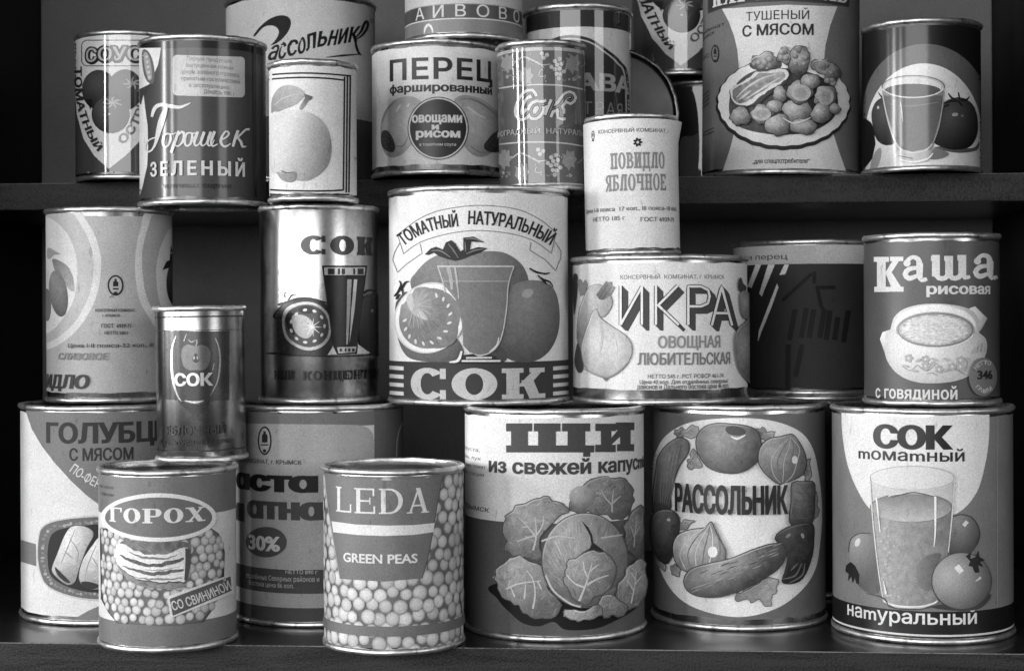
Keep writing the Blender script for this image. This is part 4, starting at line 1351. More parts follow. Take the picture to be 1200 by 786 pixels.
c.paint(leafs, 40, 14, 30, 7, 3)
for q in ([(160, 240), (190, 240), (224, 262)], [(216, 216), (232, 236), (250, 264)], [(274, 200), (300, 199), (326, 209)], [(276, 250), (306, 238), (334, 234)], [(272, 210), (274, 244)]): c.line(q, [2, 5, 2], 112)
for q in ([(38, 392), (52, 374), (60, 352), (54, 340)], [(60, 372), (74, 346), (86, 342)], [(54, 374), (62, 362), (66, 384)], [(44, 402), (56, 384)]): c.line(q, [5, 7, 3], 24)
for q in ([(484, 298), (510, 312), (540, 316)], [(512, 322), (530, 336), (552, 344), (562, 362)], [(530, 318), (552, 314)], [(520, 330), (542, 352)]): c.line(q, [4, 7, 3], 24)
c.ell(156, 464, 112, 124, 190, 42); c.ell(157, 465, 108, 118, 216, 42)
c.ell(156, 466, 97, 104, 120, 42)
cut = lambda x, y: 112 + 40 * max(0, 1 - math.hypot(x - 110, y - 410) / 90) + 16 * vnoise(x / 7, y / 7)
c.fillL(S((96, 394), (110, 366), (150, 362), (200, 390), (236, 440), (250, 500), (236, 546), (190, 566), (130, 556), (90, 520), (62, 460), (64, 420), (82, 414)), cut)
c.paint(S((100, 398), (112, 372), (150, 368), (196, 394), (230, 442), (244, 500), (230, 540), (190, 558), (134, 550), (96, 516), (68, 460), (70, 424)), cut, 20, 150, 14, 3.5, ang=lambda x, y: math.degrees(math.atan2(y - 420, x - 106)), fill=False)
c.fillL(S((80, 400), (98, 380), (106, 420), (130, 440), (150, 470), (120, 462), (94, 440)), 176)
for k in range(13):
    a = radians(-75 + k * 21)
    x, y = 150 + 74 * cos(a) * 1.0 - 10 * sin(a), 468 + 82 * sin(a)
    c.ell(x, y, 4, 8.5, 196, math.degrees(a) + 60, new=(k == 0))
for k in range(10):
    a = radians(-50 + k * 18)
    c.line([(108, 420), (108 + 55 * cos(a), 424 + 75 * sin(a))], [4, 2], 158, new=(k == 0), smooth=False)
c.fillL([(182, 290), (432, 290), (415, 350), (408, 430), (396, 510), (378, 560), (350, 584), (318, 590), (288, 580), (266, 556), (262, 480), (240, 400), (200, 350)], grad(180, 0, 128, 420, 0, 116, 4, 10))
c.fillL([(196, 340), (418, 340), (408, 430), (396, 510), (378, 560), (350, 582), (318, 587), (288, 578), (268, 556), (266, 480), (246, 400), (214, 350)], grad(250, 350, 116, 400, 500, 104, 4, 10))
c.line([(182, 292), (432, 292)], 5, 188, smooth=False); c.line([(196, 342), (416, 342)], 3, 158, smooth=False)
c.line([(432, 292), (414, 352), (408, 430), (396, 510), (378, 558), (350, 582), (318, 589), (286, 580)], 4, 178)
c.line([(184, 292), (202, 350), (206, 380)], 4, 178)
c.line([(218, 296), (226, 330), (230, 370)], [14, 12, 8], 160); c.line([(240, 296), (246, 340), (252, 400)], [6, 6, 3], 176)
c.line([(352, 578), (376, 556), (382, 530)], [3, 6, 3], 200)
c.fillL([(262, 588), (300, 584), (318, 596), (350, 586), (374, 594), (368, 604), (390, 612), (246, 614)], 40)
c.line([(222, 612), (250, 606), (262, 575)], [4, 10, 6], 214); c.line([(276, 598), (360, 597)], 6, 190, smooth=False); c.line([(262, 608), (388, 608)], 6, 206, smooth=False)

# --- vegetable spread
c = ikra.zoom(660, 285, 4.031)
c.base(212)
c.text('КОНСЕРВНЫЙ  КОМБИНАТ, г. КРЫМСК', 270, 148, 762, 168, 110, bold=(.022, .012))
gl = {'И': [[(272, 200), (272, 385)], [(272, 385), (372, 205)], [(372, 205), (372, 385)]],
      'К': [[(438, 200), (438, 385)], [(540, 200), (446, 296)], [(446, 290), (545, 385)]],
      'Р': [[(590, 385), (590, 204), (650, 204), (684, 222), (690, 250), (682, 284), (650, 298), (596, 298)]],
      'А': [[(700, 388), (746, 204), (795, 388)], [(712, 330), (780, 330)]]}
for L_ in gl.values():
    c.up_layer()
    for k in range(9):
        for q in L_:
            c.line([(x + 3 + k * 3.1, y + 2 + k * 3.2) for x, y in q], 16, 64, smooth=False, new=False)
for L_ in gl.values():
    c.up_layer()
    for q in L_: c.line(q, 19, 46, smooth=False, new=False)
for L_ in gl.values():
    c.up_layer()
    for q in L_: c.line(q, 11, 214, smooth=False, new=False)
c.text('ОВОЩНАЯ', 447, 436, 740, 494, 132, bold=(.034, .018))
c.text('ЛЮБИТЕЛЬСКАЯ', 352, 516, 786, 574, 116, bold=(.034, .018))
c.text('НЕТТО 545 г. РСТ РСФСР 461-74', 400, 617, 754, 637, 84, bold=MED)
c.text('Цена 42 коп. Для отдалённых северных', 362, 644, 776, 663, 84, bold=SEMI)
c.text('районов и Дальнего Востока цена 46 коп.', 352, 670, 780, 688, 84, ref='н', bold=SEMI)
sq = lambda x, y, rx, ry, hi=204, lo=118, r=0: ball(x, y, rx, ry, hi, lo, -.1, -.2, r, 9, 14)
c.fillL(S((50, 170), (62, 142), (72, 160), (70, 230), (62, 300), (54, 330)), 56)
c.fillL([(70, 180), (86, 168), (96, 190), (108, 170), (120, 196), (106, 240), (84, 250)], 130)
c.paint(S((70, 440), (78, 330), (100, 260), (120, 215), (150, 195), (190, 200), (222, 240), (236, 280), (220, 320), (190, 350), (150, 340), (130, 380), (110, 460), (86, 500)), sq(150, 290, 90, 140, 190, 122), 10, 110, 16, 5, ang=70, edge=118)
c.fillL([(160, 244), (188, 205), (206, 178), (216, 186), (230, 180), (232, 200), (246, 208), (226, 246), (196, 268), (176, 266)], grad(160, 260, 92, 240, 190, 140, 14, 6))
for q in ([(176, 258), (214, 192)], [(190, 262), (232, 206)]): c.line(q, [3, 2], 80, smooth=False)
c.fillL(S((60, 560), (74, 470), (92, 520), (100, 590), (80, 612)), 62)
c.paint(S((92, 500), (104, 440), (124, 380), (146, 320), (164, 310), (180, 350), (230, 390), (290, 430), (322, 470), (326, 520), (300, 576), (250, 620), (206, 636), (150, 618), (108, 580)), sq(200, 480, 130, 170, 212, 132, -30), 10, 110, 16, 5, ang=70, edge=118)
c.line([(100, 590), (150, 616), (206, 632), (260, 608), (310, 560)], [3, 9, 6, 3], 140)
c.line([(166, 330), (190, 420), (180, 520)], [3, 12, 4], 186); c.line([(164, 340), (240, 430), (260, 520)], [2, 8, 3], 196)
c.fillL([(190, 632), (206, 652), (220, 634)], 110)
c.fillL(S((818, 190), (830, 160), (842, 190), (856, 205), (852, 226), (824, 226)), 62)
c.paint(S((824, 260), (832, 230), (856, 225), (876, 260), (876, 350), (850, 356), (832, 330)), sq(850, 290, 30, 70, 150, 90), 10, 110, 16, 5, ang=70, edge=118)
c.paint(S((800, 470), (812, 410), (846, 376), (880, 372), (880, 640), (850, 636), (815, 580)), sq(845, 500, 50, 130, 148, 78), 10, 110, 16, 5, ang=70, edge=118)

# --- rice porridge
c = kasha.zoom(1000, 265, 3.494)
c.base(72)
c.line([(600, 110), (602, 400), (604, 690)], 5, 108)
W = 200
c.up_layer()
for q in ((97, 128, 133, 266), (84, 126, 146, 146), (86, 248, 146, 269), (150, 125, 205, 143), (146, 248, 206, 268)): c.fill(quad(*q), W)
c.fill([(128, 196), (170, 126), (198, 126), (150, 200)], W); c.fill([(130, 186), (152, 180), (204, 262), (160, 262)], W)
def low_a(x, y, s_=1.0):
    c.line([(x + 18, y + 30), (x + 40, y + 8), (x + 66, y + 14), (x + 74, y + 40)], [20, 16, 20, 26], W, new=False)
    c.line([(x + 74, y + 32), (x + 74, y + 80), (x + 82, y + 100), (x + 104, y + 96)], [28, 27, 22, 14], W, new=False)
    c.line([(x + 66, y + 50), (x + 30, y + 56), (x + 14, y + 76), (x + 30, y + 94), (x + 66, y + 82)], [14, 18, 22, 20, 14], W, new=False)
    c.ell(x + 22, y + 32, 15, 14, W, new=False)
low_a(198, 120); low_a(486, 112)
for q in ((322, 118, 354, 206), (376, 122, 408, 206), (430, 118, 462, 206), (318, 122, 340, 142), (372, 122, 396, 142), (426, 118, 448, 140)): c.fill(quad(*q), W)
c.line([(338, 190), (350, 212), (376, 212), (392, 190)], [26, 20, 20, 26], W, new=False); c.line([(392, 190), (404, 212), (430, 210), (446, 190)], [26, 20, 20, 26], W, new=False)
c.line([(446, 190), (458, 210), (478, 206)], [24, 20, 12], W, new=False)
c.text('рисовая', 299, 244, 560, 278, 196, bold=(.040, .026), ref='н')
c.text('с говядиной', 92, 668, 426, 708, 198, bold=(.026, .014), ref='н', gap=.02)
pot_g = ball(330, 500, 210, 170, 226, 150, -.2, -.25, tex=4)
c.fillL([(474, 336), (498, 328), (548, 378), (524, 420), (500, 450), (470, 420)], ball(505, 380, 50, 60, 220, 150))
c.fillL([(160, 420), (120, 434), (110, 462), (130, 520), (150, 530), (180, 470)], ball(135, 470, 40, 60, 222, 160))
c.fillL(S((156, 410), (170, 370), (210, 338), (280, 320), (360, 318), (440, 328), (490, 350), (516, 392), (510, 430), (540, 460), (546, 500), (530, 550), (490, 600), (430, 630), (350, 642), (260, 638), (190, 610), (145, 560), (130, 510), (142, 470)), pot_g)
c.ell(334, 408, 168, 88, 196); c.ell(334, 407, 164, 85, 222)
c.ell(336, 424, 160, 74, 150)
c.ell(336, 424, 154, 69, 112)
rice = lambda x, y: 196 + 60 * vnoise(x / 4.5, y / 3.6) - (40 if ((x - 334) / 146) ** 2 + ((y - 424) / 62) ** 2 > .86 + .3 * vnoise(x / 9, y / 9) else 0)
c.fillL(ellipse(335, 424, 148, 64), rice, row=4)
c.line(ellipse(336, 424, 158, 74, 0, None, 15, 165), 5, 216)
for q in ([(200, 572), (235, 590), (262, 566)], [(262, 566), (300, 592), (340, 560)], [(340, 560), (370, 596), (400, 566)], [(400, 566), (450, 600), (470, 540)], [(300, 604), (325, 600), (345, 612)]): c.line(q, [2.5, 4, 2.5], 138)
for x, y in ((228, 540), (296, 545), (436, 548), (350, 585), (402, 575), (296, 572), (435, 575)):
    c.up_layer()
    for k in range(5): c.ell(x + 11 * cos(k * 1.257), y + 11 * sin(k * 1.257), 7, 7, 158, new=False)
    c.ell(x, y, 5, 5, 206)
for x, y, r in ((215, 572, 20), (268, 548, -30), (330, 545, 30), (320, 560, -40), (378, 545, 35), (376, 590, -25), (462, 545, 50), (455, 600, 20), (250, 592, 10)): c.ell(x, y, 13, 5, 164, r)
for q in ([(486, 520), (500, 488)], [(506, 515), (516, 480)], [(522, 512), (528, 474)]): c.line(q, [7, 3], 166)
c.ell(523, 616, 55, 79, 104)
c.text('346', 500, 588, 560, 626, 22, bold=(.06, .03))
c.text('НЕТТО', 0, 0, 0, 17, 176, bold=SEMI, path=[(496, 588), (522, 566), (552, 570)])
c.text('ГРАММ', 0, 0, 0, 17, 176, bold=SEMI, path=[(492, 660), (525, 684), (560, 668)])
c.line([(52, 728), (76, 736)], 4, 210, smooth=False)

# --- dark can in the shade
c = dark.zoom(860, 270, 3.743)
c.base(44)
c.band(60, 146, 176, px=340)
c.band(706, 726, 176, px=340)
c.text('огурцы и перец', -60, 112, 236, 130, 60, ref='н', bold=MED)
for q in ([(60, 246), (96, 150), (120, 150), (78, 252)], [(112, 276), (150, 150), (180, 150), (134, 262), (124, 290)], [(106, 488), (110, 440), (190, 232), (196, 250), (168, 330), (124, 440)], [(200, 196), (222, 150), (242, 150), (226, 192)]): c.fillL(q, 214)
for q in ([(214, 308), (340, 190)], [(352, 180), (352, 232)], [(360, 250), (444, 250)], [(364, 246), (382, 330), (396, 360)]): c.line(q, 16, 9, smooth=False)
for q in ([(270, 345), (244, 480)], [(318, 340), (296, 470)], [(350, 345), (330, 470)], [(396, 345), (376, 470)], [(420, 350), (404, 480)], [(454, 380), (440, 480)], [(500, 350), (478, 490)], [(300, 500), (270, 640)], [(240, 500), (236, 700)]): c.line(q, 22, 16, smooth=False)

# --- green peas in the dark glossy can
c = gor.zoom(160, 30, 3.656)
c.base(58)
c.band(64, 96, 14, px=290)
c.fillL([(-20, 98), (104, 96), (100, 130), (92, 170), (76, 206), (62, 240), (50, 262), (30, 290), (38, 360), (48, 430), (50, 520), (46, 600), (26, 690), (10, 740), (-20, 740)], 206)
c.fillL(S((24, 110), (44, 106), (62, 130), (74, 170), (78, 210), (70, 250), (46, 240), (28, 190)), 92)
c.fillL(S((32, 120), (44, 116), (56, 140), (64, 180), (66, 230), (50, 225), (36, 180)), 150)
for k in range(5): c.ell(46 + k * 3, 138 + k * 22, 9, 10, ball(46 + k * 3, 138 + k * 22, 9, 10, 196, 120), new=(k == 0))
c.fillL([(-20, 290), (60, 250), (30, 300), (20, 340)], 58)
c.fillL(rrect(156, 126, 463, 300, 18, .03), 176)
for k, (t, a, b) in enumerate((('Первая продукция,', 216, 410), ('выпущенная новым', 212, 412), ('цехом зелёного горошка,', 190, 440), ('принятым госкомиссией', 192, 440), ('в эксплуатацию.', 226, 398), ('Декабрь 1981 г.', 288, 422))):
    c.text(t, a, 140 + k * 28.5, b, 154 + k * 28.5, 112, ref='н', bold=(.004, .004), dy=5)
w = 196
c.up_layer()
c.line([(68, 392), (80, 356), (106, 340), (150, 347), (190, 350), (232, 332)], [10, 16, 16, 16, 12, 3], w, new=False)
c.line([(132, 352), (112, 400), (98, 450), (84, 505), (66, 536), (46, 540), (40, 516), (58, 490), (92, 478)], [8, 26, 26, 22, 14, 8, 7, 6, 6], w, new=True)
for x, y in ((132, 488), (224, 484)):
    c.line([(x + 12, y - 24), (x - 8, y - 20), (x - 17, y + 10), (x - 10, y + 32), (x + 6, y + 26), (x + 16, y - 4), (x + 12, y - 24)], [6, 9, 13, 8, 9, 12, 6], w)
    c.line([(x + 12, y - 22), (x + 28, y - 22), (x + 40, y - 30)], [6, 4, 4], w, new=False)
c.line([(182, 452), (168, 495), (150, 546)], [10, 13, 12], w); c.line([(176, 476), (196, 456), (206, 470), (198, 500), (180, 518), (166, 512)], [4, 10, 12, 11, 7, 4], w)
for x in (262, 290, 318):
    c.line([(x, 456), (x - 14, 500), (x - 8, 516), (x + 6, 508), (x + 14, 490)], [12, 13, 9, 6, 4], w)
c.line([(334, 454), (318, 500), (326, 518), (346, 508)], [12, 12, 9, 5], w)
c.line([(352, 494), (382, 480), (394, 462), (380, 454), (364, 476), (360, 504), (376, 520), (402, 506)], [4, 6, 9, 6, 12, 12, 9, 4], w)
c.line([(432, 450), (418, 490), (410, 520)], [12, 13, 10], w); c.line([(420, 490), (448, 462), (466, 446), (480, 446)], [5, 8, 8, 10], w); c.line([(430, 482), (444, 500), (450, 520), (466, 518)], [8, 12, 10, 4], w)
c.text('ЗЕЛЕНЫЙ', 64, 579, 460, 642, 190, bold=(.042, .02), gap=.20)
c.text('мозговых сортов', 110, 678, 404, 694, 22, ref='н', bold=SEMI, gap=.03)
c.line([(502, 80), (505, 735)], 8, 18, smooth=False)

# --- big can with brush lettering
c = bigr.zoom(260, 0, 6.047)
c.base(196)
c.band(820, 1250, 92, px=570)
k_ = 14
c.fillL(S((222, 258), (250, 215), (290, 172), (350, 130), (420, 110), (470, 122), (490, 155), (478, 212), (432, 274), (382, 312), (345, 324), (372, 296), (400, 250), (402, 215), (378, 190), (342, 182), (302, 192), (266, 224), (240, 256)), k_)
c.text('ассольник', 0, 0, 0, 108, k_, bold=(.032, .012), ref='н', slant=.38, path=[(318, 428), (400, 424), (480, 400), (560, 383), (650, 345), (720, 330), (800, 322), (900, 304), (960, 296)])
c.line([(940, 275), (985, 225), (1006, 175), (1024, 152), (1034, 170), (1024, 210), (990, 255), (948, 282)], [10, 14, 22, 20, 20, 20, 14, 8], k_)
c.line([(945, 285), (952, 335), (968, 375), (986, 394)], [16, 18, 18, 8], k_)
c.line([(740, 408), (850, 396), (970, 386)], [4, 14, 6], k_)
c.ell(1062, 150, 14, 16, 120); c.ell(1062, 152, 8, 9, 190)

# --- pear
c = pear.zoom(305, 60, 4.249)
c.base(208)
for y0, y1, x in ((113, 6, 446), (134, 6, 418)): 
    pass
for y, x in ((112, 448), (134, 420)): c.line([(-30, y + 26), (60, y + 6), (200, y - 2), (330, y + 2), (x, y + 12)], 8.5, 34)
for y, x in ((690, 442), (712, 442)): c.line([(-30, y - 20), (50, y), (200, y + 6), (330, y + 6), (x - (28 if y == 690 else 0), y + 2)], 8.5, 34)
for x0, x1 in ((419, 413), (433, 427), (447, 440)): c.line([(x0, 128 if x0 == 419 else 120), (x1, 704 if x0 != 419 else 694)], 8, 34, smooth=False)
c.fillL(S((56, 290), (60, 240), (80, 200), (110, 175), (150, 170), (190, 182), (222, 212), (205, 240), (170, 270), (120, 290), (80, 308), (60, 312)), grad(60, 300, 128, 200, 180, 168, 8, 10))
c.line([(72, 270), (110, 238), (160, 220), (200, 212)], [2, 3, 2], 188)
c.fillL([(222, 214), (236, 218), (262, 228), (254, 242), (240, 248), (222, 276), (204, 294), (194, 288), (206, 262), (222, 236)], grad(200, 290, 150, 255, 220, 78, 8))
c.fillL(S((56, 330), (100, 302), (160, 292), (240, 306), (300, 340), (340, 400), (354, 480), (340, 560), (300, 610), (240, 644), (180, 644), (140, 632), (90, 615), (50, 570)), lambda x, y: max(112, min(200, 196 - .42 * max(0, (x - 120) * .62 + (y - 440) * .30) + 12 * vnoise(x / 9, y / 9))))
c.fillL(S((82, 602), (108, 604), (112, 592), (140, 604), (172, 600), (186, 610), (180, 640), (150, 654), (110, 642)), grad(80, 600, 152, 180, 650, 112, 14, 8))
c.line([(106, 594), (128, 606), (170, 602)], [3, 6, 3], 84)
c.text('1983', 478, 160, 490, 172, 90); c.text('ГОСТ', 479, 185, 490, 195, 90)
c.text('Цена', 462, 525, 484, 540, 110)

# --- stuffed peppers
c = pepper.zoom(430, 0, 3.743)
c.base(204)
c.band(704, 716, 206)
c.text('ПЕРЕЦ', 100, 252, 550, 348, 30, bold=(.028, .024), gap=.05)
c.text('фаршированный', 100, 372, 548, 402, 32, bold=(.046, .03), ref='н')
pg = lambda x, y, rx, ry, hi=190, lo=128: ball(x, y, rx, ry, hi, lo, .05, -.15, tex=8, ts=14)
c.fillL(S((60, 580), (64, 530), (84, 480), (120, 440), (170, 424), (215, 430), (250, 470), (240, 560), (200, 630), (150, 680), (100, 690), (68, 650)), pg(160, 550, 110, 140))
c.fillL(S((380, 460), (400, 424), (450, 420), (510, 440), (560, 480), (600, 520), (600, 620), (560, 660), (500, 690), (440, 660), (400, 580)), pg(480, 550, 110, 140))
for q in ([(66, 540), (90, 480), (130, 442)], [(120, 640), (160, 640), (180, 600)], [(400, 440), (450, 434), (510, 460), (570, 510)], [(450, 640), (500, 670), (540, 664)]): c.line(q, [3, 9, 3], 130)
for q in ([(178, 470), (186, 455)], [(440, 470), (480, 500), (520, 520)], [(130, 490), (150, 460)]): c.line(q, [6, 10, 4], 214)
rq = random.Random(4)
c.fillL(S((64, 600), (72, 574), (92, 574), (112, 600), (126, 640), (118, 668), (84, 660), (66, 634)), 52)
c.paint(S((64, 600), (72, 574), (92, 574), (112, 600), (126, 640), (118, 668), (84, 660), (66, 634)), 56, 44, 70, 6, 4, fill=False)
c.fillL(S((510, 640), (530, 610), (560, 580), (600, 572), (604, 650), (560, 668), (522, 662)), 52)
c.paint(S((510, 640), (530, 610), (560, 580), (600, 572), (604, 650), (560, 668), (522, 662)), 60, 50, 80, 6, 4, fill=False)
c.ell(312, 564, 132, 138, 40); c.ell(312, 564, 128, 134, 204); c.ell(312, 564, 122, 128, 28)
c.text('овощами', 199, 504, 416, 538, 206, bold=(.044, .03), ref='н')
c.text('и', 284, 548, 316, 570, 206, bold=(.06, .03), ref='н')
c.text('рисом', 216, 574, 408, 604, 206, bold=(.05, .035), ref='н')
c.text('в томатном соусе', 232, 630, 390, 640, 190, bold=MED, ref='н')

# --- quince jam
c = quince.zoom(430, 0, 3.743)
c.base(120)
c.band(-300, 16, 178); c.band(88, 200, 112)
c.band(20, 78, 62); c.band(80, 84, 205)
c.text('АЙВОВОЕ', 214, 20, 716, 74, 190, gap=.42, bold=(.004, .003))
c.line([(252, 150), (258, 122), (272, 110), (286, 126), (290, 150)], [3, 9, 12, 9, 3], 206)

# --- grape juice
c = sok.zoom(580, 40, 4.137)
c.base(86)
c.band(64, 80, 160, px=230)
c.band(722, 736, 170, px=230)
c.line([(20, 264), (120, 250), (230, 246), (340, 252), (460, 276)], 7, 176)
c.line([(10, 536), (120, 526), (230, 524), (340, 530), (440, 546)], 7, 176)
lg = 172
def vine(dx, dy, sc=1.0):
    P = lambda x, y: (x + dx, y + dy)
    c.up_layer()
    c.line([P(76, 158), P(110, 130), P(140, 112), P(180, 126), (P(225, 150)), P(270, 146)], [3, 6, 7, 7, 5, 3], lg, new=False)
    c.line([P(200, 134), P(225, 150), P(240, 168)], [5, 5, 2], lg, new=True)
    c.line([P(222, 178), P(212, 200), P(232, 208), P(246, 200), P(240, 220)], [4, 4, 4, 3, 3], lg, new=True)
    for x, y in ((228, 95), (252, 102), (236, 116), (290, 132), (312, 122), (274, 160), (300, 150), (322, 146), (290, 172), (312, 168), (334, 182), (298, 194), (316, 196), (308, 216)):
        c.ell(*P(x, y), 10.5, 10.5, lg, new=False)
    leaf = [(340, 160), (348, 130), (340, 112), (360, 120), (366, 96), (382, 112), (400, 98), (402, 128), (414, 140), (400, 160), (404, 182), (384, 176), (376, 198), (362, 178)]
    c.fill([P(*p) for p in leaf], 128)
    for ox, oy in ((-310, -4), (-225, 62)):
        c.fill([P(x * 1 + ox, y * 1 + oy) for x, y in leaf], 136)
    c.line([P(414, 160), P(432, 150), P(448, 128)], [4, 5, 3], 140, new=False)
    for x, y in ((380, 220), (62, 208), (150, 172)): c.ell(*P(x, y), 7, 10, 140, new=False)
vine(0, 0); vine(-18, 466)
rq = random.Random(6)
for dx, dy in ((0, 0), (-14, 466)):
    c.up_layer()
    for k in range(26):
        x, y = rq.uniform(40, 440) + dx, rq.choice((100, 128, 176, 206, 222)) + rq.uniform(-8, 8) + dy
        if rq.random() < .5: c.ell(x, y, rq.uniform(3, 5), rq.uniform(3, 6), 150, new=False)
        else: c.line([(x - 9, y + 4), (x - 3, y - 4), (x + 4, y + 3), (x + 10, y - 3)], [2, 3.5, 2], 150, new=False)
SC = [[(188, 308), (176, 286), (152, 296), (128, 330), (116, 376), (126, 402), (150, 392), (166, 372)],
      [(214, 340), (190, 346), (176, 376), (186, 398), (206, 390), (222, 362), (214, 340), (232, 344), (254, 336)],
      [(286, 324), (270, 362), (256, 398)], [(270, 366), (310, 346), (338, 308), (360, 296), (374, 308), (362, 324), (350, 314)], [(306, 350), (318, 372), (316, 398), (338, 396)]]
c.up_layer()
for q in SC: c.line(q, 44, 190, new=False)
for q in SC: c.line(q, [15, 17, 16], 34, new=True)
for q in SC: c.line(q, [3, 7, 4], 120, new=True)
c.text('ВИНОГРАДНЫЙ  НАТУРАЛЬНЫЙ', -4, 457, 452, 484, 158, bold=(.02, .012), dy=12)

# --- dark sauce can
c = adj.zoom(610, 0, 5.455)
c.base(26)
c.band(172, 700, 176, px=370)
def arch(rx, top, g): c.fillL([(370 - rx, 900)] + ellipse(370, top + 300, rx, 300, 0, None, 180, 360) + [(370 + rx, 900)], g)
P_ = lambda d: [(20 + d, 900), (30 + d, 420), (80 + d, 330), (180 + d * .6, 260 + d), (300, 226 + d), (440 - d * .2, 246 + d), (560 - d * .6, 322 + d * .8), (640 - d, 392 + d * .5), (690 - d, 500), (700 - d, 900)]
c.fillL(spline(P_(0)), 26); c.fillL(spline(P_(18)), 160); c.fillL(spline(P_(28)), 34)
c.text('СЛАВА', 90, 466, 690, 580, 150, bold=(.05, .03))
c.text('ОСТРАЯ', 220, 650, 650, 730, 118, bold=(0, 0), gap=.1)

# --- tomato sauce cans (two alike)
c = sauce.zoom(80, 20, 3.93)
c.base(62)
c.band(60, 82, 120, px=270)
Hh = S((20, 60), (110, 60), (190, 100), (262, 66), (330, 66), (366, 200), (370, 330), (352, 480), (300, 600), (240, 660), (186, 698), (130, 650), (80, 580), (46, 470), (32, 330), (28, 180))
c.fillL([(30, 84), (100, 78), (190, 76), (290, 78), (372, 90), (376, 330), (366, 470), (338, 562), (270, 634), (186, 700), (120, 640), (70, 560), (40, 450), (30, 330)], 206)
c.line(rrect(62, 108, 372, 226, 26), 4, 40, closed=True, smooth=False)
def outl(t, x0, y0, x1, y1):
    c.text(t, x0 + 6, y0 + 3, x1 + 6, y1 + 5, 20, bold=(.105, .06)); c.text(t, x0, y0, x1, y1, 24, bold=(.095, .055)); c.text(t, x0 + 7, y0 + 7, x1 - 7, y1 - 7, 168, bold=(.02, .012))
outl('СОУС', 76, 130, 350, 208)
tt = lambda x, y, r: ball(x, y, r, r * 1.05, 74, 24, -.35, -.35)
c.ell(142, 336, 78, 92, tt(140, 330, 82)); c.ell(262, 336, 80, 94, tt(262, 330, 84))
c.fillL([(84, 380), (104, 430), (112, 380)], 22)
c.ell(196, 448, 87, 88, 26); c.ell(196, 448, 84, 85, tt(194, 444, 86))
for x, y in ((296, 306), (206, 396)):
    c.up_layer()
    for a in (10, 60, 115, 165, 215, 265, 320): c.line([(x, y), (x + 22 * cos(radians(a)), y + 16 * sin(radians(a))), (x + 44 * cos(radians(a + 12)), y + 30 * sin(radians(a + 12)))], [5, 8, 2], 150, new=False)
c.ell(190, 448, 6, 5, 180)
c.text('ТОМАТНЫЙ', 0, 0, 0, 34, 46, bold=(.044, .02), path=[(30, 230), (36, 360), (60, 470), (112, 588), (140, 622)])
c.text('ОСТРЫЙ', 0, 0, 0, 40, 92, bold=(.044, .02), path=[(252, 590), (310, 520), (350, 430), (372, 320)])
for x, y in ((96, 716), (150, 736), (204, 716)): c.ell(x, y, 5, 4, 140)

# --- potatoes with meat
c = pot.zoom(815, 0, 3.743)
c.base(104)
c.fillL([(116, 40), (146, 96), (170, 160), (184, 220), (190, 290), (186, 420), (176, 560), (150, 660), (116, 760), (400, 790), (660, 750), (628, 660), (596, 560), (566, 420), (562, 290), (570, 200), (592, 110), (622, 30), (400, 22)], 206)
c.fillL([(54, -120), (400, -120), (680, -120), (674, 34), (560, 16), (400, 6), (230, 14), (120, 38), (54, 62)], 60)
c.fillL([(60, -110), (400, -120), (674, -120), (668, 26), (560, 9), (400, -1), (230, 7), (120, 30), (60, 54)], 50)
c.text('КАРТОФЕЛЬ', 76, -74, 664, -4, 200, font=Face(w=.24, t=.09, sl=.08, sh=.09, ww=.62, sp=.06), ref='cap', dy=0)
c.text('ТУШЕНЫЙ', 222, 46, 498, 86, 46, bold=(.006, .004))
c.text('С МЯСОМ', 206, 104, 518, 154, 40, bold=(.030, .018))
c.text('„для спецпотребителя“', 250, 700, 500, 716, 34, ref='н', bold=SEMI)
for k, (x0, y0, t) in enumerate(((30, 132, 'комбинат'), (24, 166, 'г. Крымск'), (28, 252, 'ГОСТ'))): c.text(t, x0, y0 - 12, x0 + 60 + 40 * (k == 0), y0, 48, ref='н', dy=-14 if k < 2 else 0)
for y in (412, 430, 446, 464): c.line([(32, y + 12), (62, y - 14)], 3.5, 52, smooth=False)
for y in (575, 590): c.line([(36, y + 8), (84, y - 14)], 3.5, 52, smooth=False)
c.ell(89, 236, 17, 39, 36); c.ell(89, 236, 12, 33, 112); c.fillL([(83, 240), (83, 222), (87, 214), (87, 204), (92, 204), (92, 214), (96, 222), (96, 240)], 36)
c.line([(82, 248), (97, 248)], 5, 36, smooth=False); c.ell(89, 268, 6, 6, 36)
def scal(rx, ry, n=26, am=.022, ox=0, oy=0):
    return [(387 + ox + rx * cos(radians(a)) * (1 + am * abs(sin(radians(a) * n / 2))), 448 + oy + ry * sin(radians(a)) * (1 + am * abs(sin(radians(a) * n / 2)))) for a in range(0, 360, 3)]
c.fillL(scal(288, 200, oy=8, ox=-2), 34)
c.fillL(scal(280, 190), 214)
c.fillL(S((150, 470), (160, 410), (200, 350), (270, 310), (380, 300), (500, 320), (580, 360), (618, 420), (616, 490), (580, 540), (500, 580), (400, 592), (290, 585), (200, 560), (160, 520)), grad(150, 0, 74, 620, 0, 50, 14, 12))
def spud(x, y, rx, ry, hi=182, lo=66):
    o = ruffle(ellipse(x, y, rx, ry), min(rx, ry) * .16, 22, x)
    c.fillL([(x + (p - x) * 1.07, y + (q - y) * 1.07) for p, q in o], 40)
    c.paint(o, ball(x, y, rx, ry, hi, lo, -.3, -.35, tex=14, ts=8), 20, 40, 8, 5)
